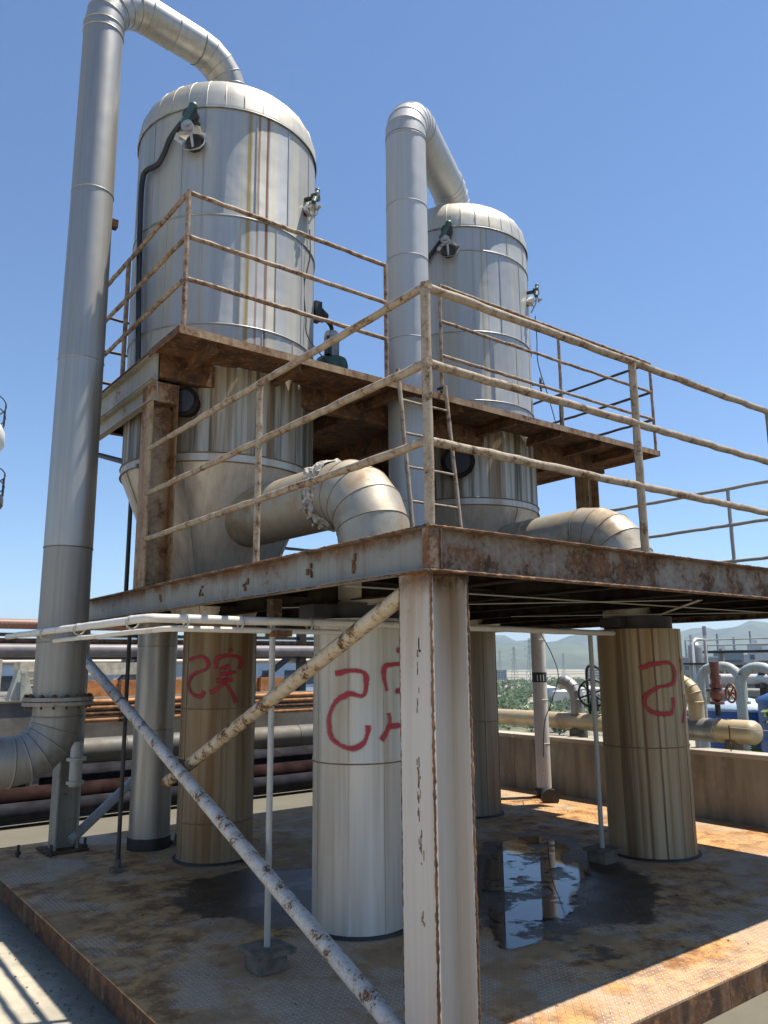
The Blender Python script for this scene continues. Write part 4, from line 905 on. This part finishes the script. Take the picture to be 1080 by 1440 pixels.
# fence stub and wire along the parapet
fs = thing('wire_fence', (5.82, 1.6, -1.5), 'thin rusty stake with wire on the parapet at the right edge', 'fence')
for y in (2.05, .6): MB().cyl((5.82, y, -1.5), (5.82, y, -1.24), .007, n=6).build('stake', M_RUST, fs)
MB().tube([(5.82, 2.05, -1.26), (5.82, 1.3, -1.28), (5.82, .6, -1.26)], .004, 5).build('wire', M_PGREY, fs)

# ================================================================== LOWER YARD AND ITS PLANT (RIGHT)
struct(MB().box(6.0, 34, -30, 34, -40, -7.0).build('lower_yard', M_YARD))
def upipe(x, y0, y1, zt, r, zb, label):
    o = thing('vent_loop', (x, y0, zb), label, 'pipe'); R = .38
    pts = lin((x, y0, zb), (x, y0, zt-R), .5)+arc((x, y0+R*(1 if y1 > y0 else -1), zt-R), (0, -1 if y1 > y0 else 1, 0), (0, 0, 1), R, .2, PI/2, 5)+arc((x, y1-R*(1 if y1 > y0 else -1), zt-R), (0, 1 if y1 > y0 else -1, 0), (0, 0, 1), R, PI/2, 0, 6)+lin((x, y1, zt-R-.1), (x, y1, zt-R-.35), .2)
    MB().tube(pts, r, 16).build('pipe', M_GREENW, o)
    MB().cyl((x, y0, zt-1.4), (x, y0, zt-1.34), r*1.4, n=18).build('flange', M_GREENW, o); MB().cyl((x, y1, zt-R-.40), (x, y1, zt-R-.34), r*1.5, n=18).build('flange', M_GREENW, o)
    return o
upipe(14.2, 7.40, 6.45, -.70, .10, -7, 'pale green looped vent pipe behind the red valve')
upipe(14.0, 6.38, 5.55, -.72, .105, -7, 'pale green looped vent pipe in front of the blue tank')
bt = thing('blue_tank', (17.5, 6.6, -7), 'dark blue tank standing in the lower yard at the right edge', 'tank')
MB().lathe(17.8, 6.3, [(1.55, -7), (1.55, -1.55)], 48).build('shell', M_BLUE, bt)
MB().lathe(17.8, 6.3, [(1.58, -1.60), (1.6, -1.5), (1.2, -1.32), (0.02, -1.2)], 48).build('roof', M_BLUE, bt)
for z in (-2.4, -3.6, -5): torus(17.8, 6.3, 1.56, z, .02).build('band', M_BLUE, bt)
M_PALEB = m_plain('pale blue sheet', (.42, .52, .60), .5, 0, .12, 1.0)
bt = thing('blue_tank', (19.5, 9.4, -7), 'blue tank half hidden behind the rusty red valve', 'tank')
MB().lathe(19.6, 9.3, [(1.2, -7), (1.2, -1.9)], 40).build('shell', M_BLUE, bt); MB().lathe(19.6, 9.3, [(1.23, -1.93), (1.24, -1.85), (.02, -1.6)], 40).build('roof', M_PALEB, bt)
rk = thing('pipe_rack', (22, 9, -7), 'distant pipe rack with white pipes behind the vent loops', 'pipe rack')
for k, (z, r, mt) in enumerate(((-1.15, .16, M_WHITE), (-1.55, .11, M_PGREY), (-1.95, .14, M_WHITE), (-.75, .05, M_DSTEEL))): MB().tube([(22+k*.3, -2, z), (22+k*.3, 11.5, z)], r, 12).build('pipe', mt, rk)
for y in range(-2, 12, 4): MB().box(21.9, 22.1, y-.1, y+.1, -7, -.7).box(21.6, 23.3, y-.08, y+.08, -1.4, -1.28).build('rack_post', M_DSTEEL, rk)

for k, (x, y, w, d_, zt, lab) in enumerate(((24, 6.8, 2.6, 2.0, -.35, 'dark steel frame beyond the blue tank at the right edge'), (27, 12.2, 3.2, 2.2, -.1, 'open steel frame far behind the red valve'), (30, 9.6, 2.4, 2.0, .25, 'tall thin steel frame between the vent loops'))):
    o = thing('steel_frame', (x, y, -7), lab, 'frame')
    for sx in (0, 1):
        for sy in (0, 1): MB().box(x+sx*d_-.07, x+sx*d_+.07, y+sy*w-.07, y+sy*w+.07, -7, zt).build('frame_post', M_PGREY, o)
    for z in (zt-.1, zt-1.0, zt-2.2):
        MB().box(x-.1, x+d_+.1, y-.1, y+w+.1, z-.08, z).build('frame_floor', M_DSTEEL, o)
        for q in (.35, .7): MB().tube([(x-.1, y-.1, z+q*.6), (x-.1, y+w+.1, z+q*.6)], .025, 6).build('frame_rail', M_PGREY, o)
    MB().lathe(x+d_/2, y+w*.4, [(.0, zt-2.1), (.45, zt-2.0), (.45, zt-1.2), (.0, zt-1.05)], 20).build('vessel', M_GREYP, o)
for k, (x, y, zt, r) in enumerate(((21, 11.6, -.2, .22), (25.5, 9.0, .35, .18), (20.3, 8.1, -.55, .15))):
    o = thing('scrubber_tower', (x, y, -7), ['thin grey scrubber tower left of the red valve', 'tallest thin scrubber tower behind the vent loops', 'short thin scrubber tower right of the red valve'][k], 'tower')
    MB().cyl((x, y, -7), (x, y, zt), r, n=18).sph((x, y, zt), r, 14, 8).build('shell', M_GREYP, o)
    for z in (zt-.5, zt-1.3): MB().cyl((x, y, z), (x, y, z+.06), r*2.0, n=20).build('platform', M_DSTEEL, o)
    MB().tube([(x-r*1.3, y-.1, -7), (x-r*1.3, y-.1, zt+.15), (x, y-.05, zt+.3), (x+.6, y, zt+.3), (x+.6, y, zt-2)], .05, 8).build('riser', M_WHITE, o)
# shrubs reaching over the parapet at the right edge
def leaves(m, c, rad, n, sz, seed):
    rng = random.Random(seed); c = Vector(c)
    for i in range(n):
        d = Vector((rng.gauss(0, 1), rng.gauss(0, 1), rng.gauss(0, 1))).normalized()*(rng.random()**.45)
        p = c+Vector((d.x*rad[0], d.y*rad[1], d.z*rad[2]))
        u = Vector((rng.gauss(0, 1), rng.gauss(0, 1), rng.gauss(0, .6))).normalized(); w = u.orthogonal().normalized(); w.rotate(Matrix.Rotation(rng.random()*6.28, 3, u))
        s_ = sz*rng.uniform(.6, 1.4)
        m.add([p-u*s_, p+w*s_*.42, p+u*s_, p-w*s_*.42], [(0, 1, 2, 3)])
    return m
def shrub(x, y, z0, h, rad, n, sz, label, seed):
    rng = random.Random(seed); o = thing('shrub', (x, y, z0), label, 'shrub')
    m = MB(); st = MB()
    for k in range(6):
        a = rng.random()*6.28; q = rng.uniform(.2, .8)*rad; tip = Vector((x+q*math.cos(a), y+q*math.sin(a), z0+h*rng.uniform(.75, 1.0)))
        st.tube([(x, y, z0), ((x+tip.x)/2+.05, (y+tip.y)/2, z0+h*.45), tip], [.03, .02, .006], 6)
        for j in range(4):
            f = .45+.2*j; p = Vector((x, y, z0)).lerp(tip, min(f, 1))
            leaves(m, p+Vector((rng.gauss(0, .06), rng.gauss(0, .06), 0)), (rad*.38, rad*.38, rad*.3), n//24, sz, seed*91+k*7+j)
    st.build('stem', M_BARK, o); m.build('foliage', M_LEAF, o); return o
shrub(7.9, 2.15, -7, 5.85, .75, 1500, .07, 'leafy green shrub behind the parapet at the right edge', 3)
shrub(8.6, 3.05, -7, 5.62, .7, 1300, .07, 'leafy green shrub just left of the tallest one', 4)
shrub(7.6, 1.2, -7, 6.0, .7, 1200, .07, 'green shrub cut by the right edge of the picture', 5)
# ================================================================== DISTANT VALLEY
def polar(az, d, z=ZT): a = math.radians(az); return Vector((-2.14+d*math.cos(a), -2.48+d*math.sin(a), z))
rng = random.Random(11); m = MB()
for k in range(1700):
    az = rng.uniform(23, 52); d = 360+900*rng.random(); p = polar(az, d); h = rng.uniform(6, 12); w = h*rng.uniform(.4, .6)
    if math.sin(az*1.9+d*.011)+math.sin(d*.023-az*.8) < -.9: continue
    nl = 34
    for i in range(nl):
        dv = Vector((rng.gauss(0, 1), rng.gauss(0, 1), rng.gauss(0, 1))).normalized()*rng.random()**.4
        q = p+Vector((dv.x*w, dv.y*w, h*.55+dv.z*h*.45)); u = Vector((rng.gauss(0, 1), rng.gauss(0, 1), rng.gauss(0, 1))).normalized(); v_ = u.orthogonal().normalized(); s_ = h*rng.uniform(.08, .15)
        m.add([q-u*s_, q+v_*s_, q+u*s_, q-v_*s_], [(0, 1, 2, 3)])
o = m.build('distant_wood', M_FARLEAF); tag(o, 'green belt of distant trees across the valley', 'trees', kind='stuff')
M_STEELF = m_plain('galvanised lattice', (.35, .36, .37), .6, .3, .1, .1, 0)
def pylon(az, d, H, label):
    b = polar(az, d); o = thing('power_pylon', b, label, 'pylon', 'power pylons in the valley'); m = MB(); r = .22
    W0, W1 = H*.085, H*.014; lv = 9
    def cor(t, sx, sy): w = W0+(W1-W0)*min(1, t*1.25)**.8; return b+Vector((sx*w, sy*w, H*t))
    for k in range(lv):
        t0, t1 = k/lv, (k+1)/lv
        for sx, sy in ((1, 1), (1, -1), (-1, -1), (-1, 1)):
            m.cyl(cor(t0, sx, sy), cor(t1, sx, sy), r, n=4, cap=False)
            nx_, ny_ = (sx, -sy) if sx*sy > 0 else (-sx, sy)
            m.cyl(cor(t0, sx, sy), cor(t1, nx_, ny_), r*.6, n=3, cap=False); m.cyl(cor(t0, nx_, ny_), cor(t1, sx, sy), r*.6, n=3, cap=False)
    m.build('mast', M_STEELF, o)
    for t_ in (.66, .79, .92):
        w = H*.12*(1.25-t_*.45); MB().cyl(b+Vector((-w*.6, w*.8, H*t_)), b+Vector((w*.6, -w*.8, H*t_)), r, n=4).cyl(b+Vector((-w*.6, w*.8, H*t_)), b+Vector((0, 0, H*(t_+.045))), r*.7, n=4).cyl(b+Vector((w*.6, -w*.8, H*t_)), b+Vector((0, 0, H*(t_+.045))), r*.7, n=4).build('crossarm', M_STEELF, o)
pylon(42.3, 900, 58, 'tallest lattice pylon left of the white upright pipe'); pylon(43.4, 1050, 52, 'middle lattice pylon of the three in the gap'); pylon(44.4, 1200, 50, 'leftmost faint lattice pylon in the gap'); pylon(31.55, 1000, 62, 'lattice pylon beside the distant chimney'); pylon(40.0, 1500, 48, 'small faint lattice pylon right of the white upright pipe')
M_CHIM = m_plain('chimney dark band', (.22, .19, .18), .8, 0, .1, .2)
ch = thing('factory_chimney', polar(30.65, 1250), 'tall slim banded factory chimney on the skyline', 'chimney')
b = polar(30.65, 1250)
for k in range(6):
    z0, z1 = k*13.5, (k+1)*13.5; MB().lathe(b.x, b.y, [(3.6-.16*k, ZT+z0), (3.6-.16*(k+1), ZT+z1)], 20).build('shaft_section', M_CHIM if k in (3, 5) else M_GREENW, ch)
M_BLD = m_plain('pale factory wall', (.45, .46, .46), .8, 0, .12, .05); M_BLD2 = m_plain('dark factory wall', (.20, .22, .24), .8, 0, .15, .05); M_WIN = m_plain('window strip', (.05, .06, .07), .3)
rng = random.Random(5)
for k, (az, d, w, h) in enumerate(((29.3, 820, 26, 40), (28.4, 900, 40, 36), (31.1, 760, 30, 34), (27.4, 860, 22, 46), (32.2, 1000, 50, 35), (26.4, 780, 36, 39), (33.5, 1100, 44, 36), (37.5, 1600, 60, 20), (45.3, 1500, 70, 18))):
    p = polar(az, d); u = Vector((math.cos(math.radians(az)), math.sin(math.radians(az)), 0)); v_ = Vector((-u.y, u.x, 0))
    lab = ['grey factory block right of the chimney', 'wide grey factory block right of the chimney', 'low factory block left of the chimney', 'tall narrow factory block near the right edge', 'wide low factory hall left of the chimney', 'factory block at the far right edge', 'low hall half hidden by the rust streaked vessel', 'faint far hall in the gap by the upright pipe', 'faint far hall behind the leftmost pylon'][k]
    o = thing('factory_building', p, lab, 'building', 'far factory buildings')
    mt = M_BLD if k % 2 else M_BLD2
    MB().obox(p+Vector((0, 0, h/2)), u, v_, (0, 0, 1), 8, w/2, h/2).build('wall', mt, o)
    MB().obox(p+Vector((0, 0, h+.6)), u, v_, (0, 0, 1), 8.4, w/2+.4, .6).obox(p+v_*w*.2+Vector((0, 0, h+3)), u, v_, (0, 0, 1), 3, w*.12, 2).build('roof', M_BLD, o)
    for q in range(3): MB().obox(p-u*8.05+Vector((0, 0, h*(.25+.25*q))), u, v_, (0, 0, 1), .1, w*.42, h*.05).build('window_strip', M_WIN, o)
for k, (az, d, H_) in enumerate(((29.9, 1000, 62), (28.9, 900, 55), (27.9, 1050, 66), (31.9, 1200, 60))):
    b = polar(az, d); o = thing('factory_stack', b, ['thin stack just right of the tall banded chimney', 'thin stack above the first vent loop', 'thin stack near the right edge skyline', 'thin stack left of the lattice pylon'][k], 'stack')
    MB().lathe(b.x, b.y, [(1.6, ZT), (1.1, ZT+H_)], 14).build('shaft', M_BLD2, o); MB().lathe(b.x, b.y, [(1.7, ZT+H_*.8), (1.7, ZT+H_*.82)], 14).build('ring', M_STEELF, o)
for k, (az, d, r) in enumerate(((39.7, 560, 11), (38.3, 620, 9), (41.2, 640, 8))):
    p = polar(az, d); o = thing('storage_tank', p, ['white round storage tank among the trees by the handwheel', 'second white storage tank, partly behind the thin post', 'small white storage tank left of the others'][k], 'tank')
    MB().lathe(p.x, p.y, [(r, ZT), (r, ZT+12)], 32).build('shell', M_PALEB if k == 2 else M_WHITE, o); MB().lathe(p.x, p.y, [(r+.2, ZT+12), (.05, ZT+14)], 32).build('roof', M_WHITE, o)

# ================================================================== BACKGROUND ON THE LEFT
gb = thing('ground_pipe', (2, 7.9, ZG), 'long grey horizontal pipe on low saddles behind the grey upright pipe', 'pipe')
gores([((x, 8.0, -1.62), (1, 0, 0)) for x in (-4, -1.5, 1.6, 4.2, 5.6)], .15, M_GROUNDP, gb, 'pipe_section')
for x in (-2.6, .5, 3.3): MB().box(x-.05, x+.05, 7.9, 8.1, ZG, -1.75).build('saddle', M_BASIN, gb)
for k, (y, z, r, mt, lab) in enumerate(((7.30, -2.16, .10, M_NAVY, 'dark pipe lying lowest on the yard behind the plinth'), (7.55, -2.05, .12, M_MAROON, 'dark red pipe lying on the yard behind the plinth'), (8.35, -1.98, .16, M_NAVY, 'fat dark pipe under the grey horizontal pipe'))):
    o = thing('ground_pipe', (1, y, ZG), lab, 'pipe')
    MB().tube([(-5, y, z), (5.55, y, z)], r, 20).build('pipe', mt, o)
    for x in (-3.1, -.4, 2.6, 4.6): MB().box(x-.05, x+.05, y-r*.8, y+r*.8, ZG, z-r*.8).build('sleeper', M_BLOCK, o)
bs = thing('concrete_basin', (0, 12, ZG), 'dark raised concrete basin on piers carrying rusty pipes', 'basin')
MB().box(-9, 5.3, 9.2, 15, -1.62, -1.06).build('basin_wall', M_BASIN, bs); MB().box(-9, 5.32, 9.17, 9.45, -1.058, -1.03).build('coping', M_YARD, bs)
for x in (-6, -3, 0, 2.5, 5.0): MB().box(x-.15, x+.15, 9.3, 9.6, ZG, -1.621).build('pier', M_BASIN, bs)
MB().box(-9, 5.3, 11.2, 11.4, ZG, -1.622).build('back_wall', M_BASIN, bs)
for k, z in enumerate((-1.32, -1.235, -1.15, -1.07)):
    o = thing('rusty_pipe', (2, 9.05, z-.04), ['lowest', 'second lowest', 'second highest', 'topmost'][k]+' of four rusty pipes stacked along the concrete basin', 'pipe', 'rusty pipes on the basin')
    MB().tube([(1.25, 9.05, z), (5.2, 9.05, z)], .036, 10).build('pipe', [M_ORUST, M_RUST, M_ORUST, M_ORUST][k], o)
    for x in (1.9, 3.4): MB().cyl((x-.03, 9.05, z), (x+.03, 9.05, z), .041, n=12).build('coupling', M_RUSTY, o)
tr = thing('rusty_trough', (2.2, 9.7, -1.03), 'orange rusted steel trough on the concrete basin', 'trough')
M_ORANGE = m_plain('orange rust sheet', (.46, .20, .075), .9, 0, .35, 6, .4, .2)
MB().box(1.2, 5.0, 9.75, 9.78, -1.03, -.80).box(1.2, 5.0, 10.3, 10.33, -1.03, -.80).box(1.2, 5.0, 9.781, 10.299, -1.02, -1.0).build('trough_side', M_ORANGE, tr)
for x in (1.3, 2.1, 2.9, 3.7, 4.5): MB().box(x-.02, x+.02, 9.72, 9.749, -1.03, -.79).build('rib', M_RUST, tr)
# trapezoid supports, beige duct, valves
for k, x in enumerate((.62, -.35)):
    o = thing('pipe_support', (x, 9.4, -1.03), ['pale green tapered steel support left of the tall pipe flange', 'second tapered steel support cut by the left edge'][k], 'support')
    MB().add([(x-.16, 9.35, -1.03), (x+.16, 9.35, -1.03), (x+.06, 9.38, -.62), (x-.06, 9.38, -.62), (x-.16, 9.6, -1.03), (x+.16, 9.6, -1.03), (x+.06, 9.57, -.62), (x-.06, 9.57, -.62)], [(0, 1, 2, 3), (5, 4, 7, 6), (1, 5, 6, 2), (4, 0, 3, 7), (3, 2, 6, 7)]).build('pedestal', M_GREENW, o)
    MB().box(x-.03, x+.03, 9.30, 9.348, -1.03, -.66).build('gusset', M_GREENW, o)
M_BEIGE = m_plain('beige duct paint', (.55, .50, .38), .6)
o = thing('beige_duct', (.95, 11, -1.03), 'beige box duct turning down beside the tall pipe', 'duct')
MB().box(.95, 1.35, 11, 11.4, -1.03, -.50).build('vertical_box', M_BEIGE, o); MB().box(1.351, 3.4, 11.05, 11.35, -.72, -.52).build('horizontal_box', M_BEIGE, o)
for z in (-.9, -.78, -.66): MB().box(.935, 1.365, 10.985, 11.4, z, z+.02).build('rib', M_BEIGE, o)
MB().box(.30, .75, 11.3, 11.8, -1.03, -.45).build('vertical_box', M_BEIGE, o)
o = thing('small_valve', (1.6, 10.2, -1.03), 'black hand valve on a thin riser left of the tall pipe', 'valve')
MB().cyl((1.52, 10.2, -1.03), (1.52, 10.2, -.55), .03, n=10).sph((1.52, 10.2, -.78), .065).cyl((1.44, 10.2, -.62), (1.60, 10.2, -.62), .03, n=8).build('body', M_DSTEEL, o)
o = thing('small_valve', (.8, 10.0, -1.03), 'red valve group above the tapered support', 'valve')
MB().cyl((.6, 10.0, -.86), (1.3, 10.0, -.86), .028, n=10).sph((.8, 10.0, -.86), .06).cyl((.8, 10, -.86), (.8, 10, -.70), .02, n=8).build('body', M_RED, o)
# elevated pipe rack
er = thing('elevated_pipe_rack', (2, 12, ZG), 'elevated rack of red, brown and grey pipes far left', 'pipe rack')
for z, r, mt, y in ((.14, .085, M_REDR, 12.0), (-.145, .05, M_RUSTY, 12.1), (-.30, .115, M_PURP, 12.0), (-.50, .05, M_WHITE, 12.4)):
    MB().tube([(-9, y, z), (9, y, z)], r, 16).build('pipe', mt, er)
for x in (-4.5, 3.35, 6.85):
    MB().box(x-.08, x+.08, 12.15, 12.31, ZG, .3).build('rack_post', M_DSTEEL, er)
MB().box(-9, 9, 12.2, 12.26, -.46, -.40).build('rack_beam', M_DSTEEL, er); MB().box(-9, 9, 12.2, 12.26, -.06, -.0).build('rack_beam', M_DSTEEL, er)
MB().bar((5.4, 12.05, -1.15), (6.75, 12.05, -.22), .10, .10).build('rack_brace', M_DSTEEL, er)
MB().bar((3.4, 12.05, -.3), (2.5, 12.05, -1.2), .04, .04).build('rack_brace', M_DSTEEL, er)
# red oxide wall panel and pale sheds behind the rack
o = thing('red_container', (6, 13.5, ZG), 'dull red steel wall behind the brown vessel', 'container')
MB().box(3.9, 7.2, 12.6, 14.2, ZG, -1.02).build('body', M_REDR, o)
for k in range(12): MB().box(3.95+k*.27, 4.07+k*.27, 12.575, 12.599, ZG+.05, -1.06).build('corrugation', M_REDR, o)
for k, (x0, x1, y, h, mt) in enumerate(((2.2, 4.6, 24, -.5, M_PALEB), (7.5, 11.5, 26, -.35, M_BLD), (12.6, 15.6, 25, -.45, M_PALEB))):
    o = thing('shed', ((x0+x1)/2, y, ZG), ['pale blue shed between the grey pipe and tall pipe', 'pale grey shed seen past the brown vessel', 'pale blue shed right of the grey one'][k], 'shed')
    MB().box(x0, x1, y, y+4, ZG, h).build('wall', mt, o); MB().box(x0-.1, x1+.1, y-.1, y+4.1, h, h+.1).build('roof', M_BLD, o)
    for q in range(3): MB().box(x0+.3+q*(x1-x0)/3, x0+.8+q*(x1-x0)/3, y-.02, y-.001, h-.9, h-.35).build('window', M_WIN, o)
# tower at the left edge
tb = (1.3, 36.9)
tw = thing('process_tower', (tb[0], tb[1], ZG), 'white process tower with railed platforms at the left edge', 'tower')
MB().lathe(tb[0], tb[1], [(2.2, 8.6), (3.6, 9.0), (4.05, 9.5), (4.05, 10.0), (3.9, 10.3), (2.2, 10.35)], 40).build('head', M_WHITE, tw)
MB().cyl((tb[0], tb[1], ZG), (tb[0], tb[1], 8.7), 2.0, n=32).build('shaft', M_WHITE, tw)
for z, R, nm in ((10.3, 4.0, 'top_railing'), (7.0, 4.2, 'platform'), (5.8, 3.9, 'platform')):
    if nm == 'platform':
        MB().lathe(tb[0], tb[1], [(2.0, z), (R, z), (R, z-.35), (2.0, z-1.0)], 32, smooth=False).build('platform', M_DSTEEL, tw)
    mm = MB()
    for q in (.55, 1.1): mm.tube([(tb[0]+R*math.cos(2*PI*i/40), tb[1]+R*math.sin(2*PI*i/40), z+q) for i in range(41)], .03, 5, cap=False)
    for i in range(20): mm.cyl((tb[0]+R*math.cos(PI*i/10), tb[1]+R*math.sin(PI*i/10), z), (tb[0]+R*math.cos(PI*i/10), tb[1]+R*math.sin(PI*i/10), z+1.1), .03, n=5)
    mm.build('railing', M_DSTEEL, tw)
# ================================================================== GRIT
rng = random.Random(21); m = MB()
for k in range(520):
    u_ = rng.random()
    if u_ < .45: p = (rng.gauss(-.66, .07), rng.uniform(.2, 5.5), ZG+.002)
    elif u_ < .7: p = (rng.uniform(-2.2, -.6), rng.uniform(.5, 6), ZG+.002)
    else: p = (rng.uniform(-.4, 5.5), rng.uniform(.0, 5.2), ZF+.002)
    if p[0] > -.58 and p[2] < ZF: continue
    r_ = rng.uniform(.003, .009)*(1.4 if rng.random() < .1 else 1)
    vs = [(p[0]+r_*math.cos(a_)*rng.uniform(.7, 1.3), p[1]+r_*math.sin(a_)*rng.uniform(.7, 1.3), p[2]) for a_ in (0, 1.3, 2.5, 3.8, 5.0)]+[(p[0], p[1], p[2]+r_*.8)]
    m.add(vs, [(0, 1, 5), (1, 2, 5), (2, 3, 5), (3, 4, 5), (4, 0, 5)])
tag(m.build('grit', M_BLOCK), 'loose grit and rust flakes scattered on plinth and yard', 'grit', kind='stuff')
# ================================================================== HAZE
M_HAZE = bpy.data.materials.new('haze'); M_HAZE.use_nodes = True
hn = M_HAZE.node_tree.nodes; hn.remove(hn['Principled BSDF'])
hv = hn.new('ShaderNodeVolumePrincipled'); hv.inputs['Color'].default_value = (.55, .74, 1.0, 1); hv.inputs['Density'].default_value = 0.95e-4; hv.inputs['Anisotropy'].default_value = .2
M_HAZE.node_tree.links.new(hv.outputs[0], hn['Material Output'].inputs['Volume'])
hz = MB().box(-9500, 9500, -9500, 9500, ZT-6, 420).build('haze', M_HAZE)
tag(hz, 'thin pale blue summer haze over the valley', 'haze', kind='stuff')
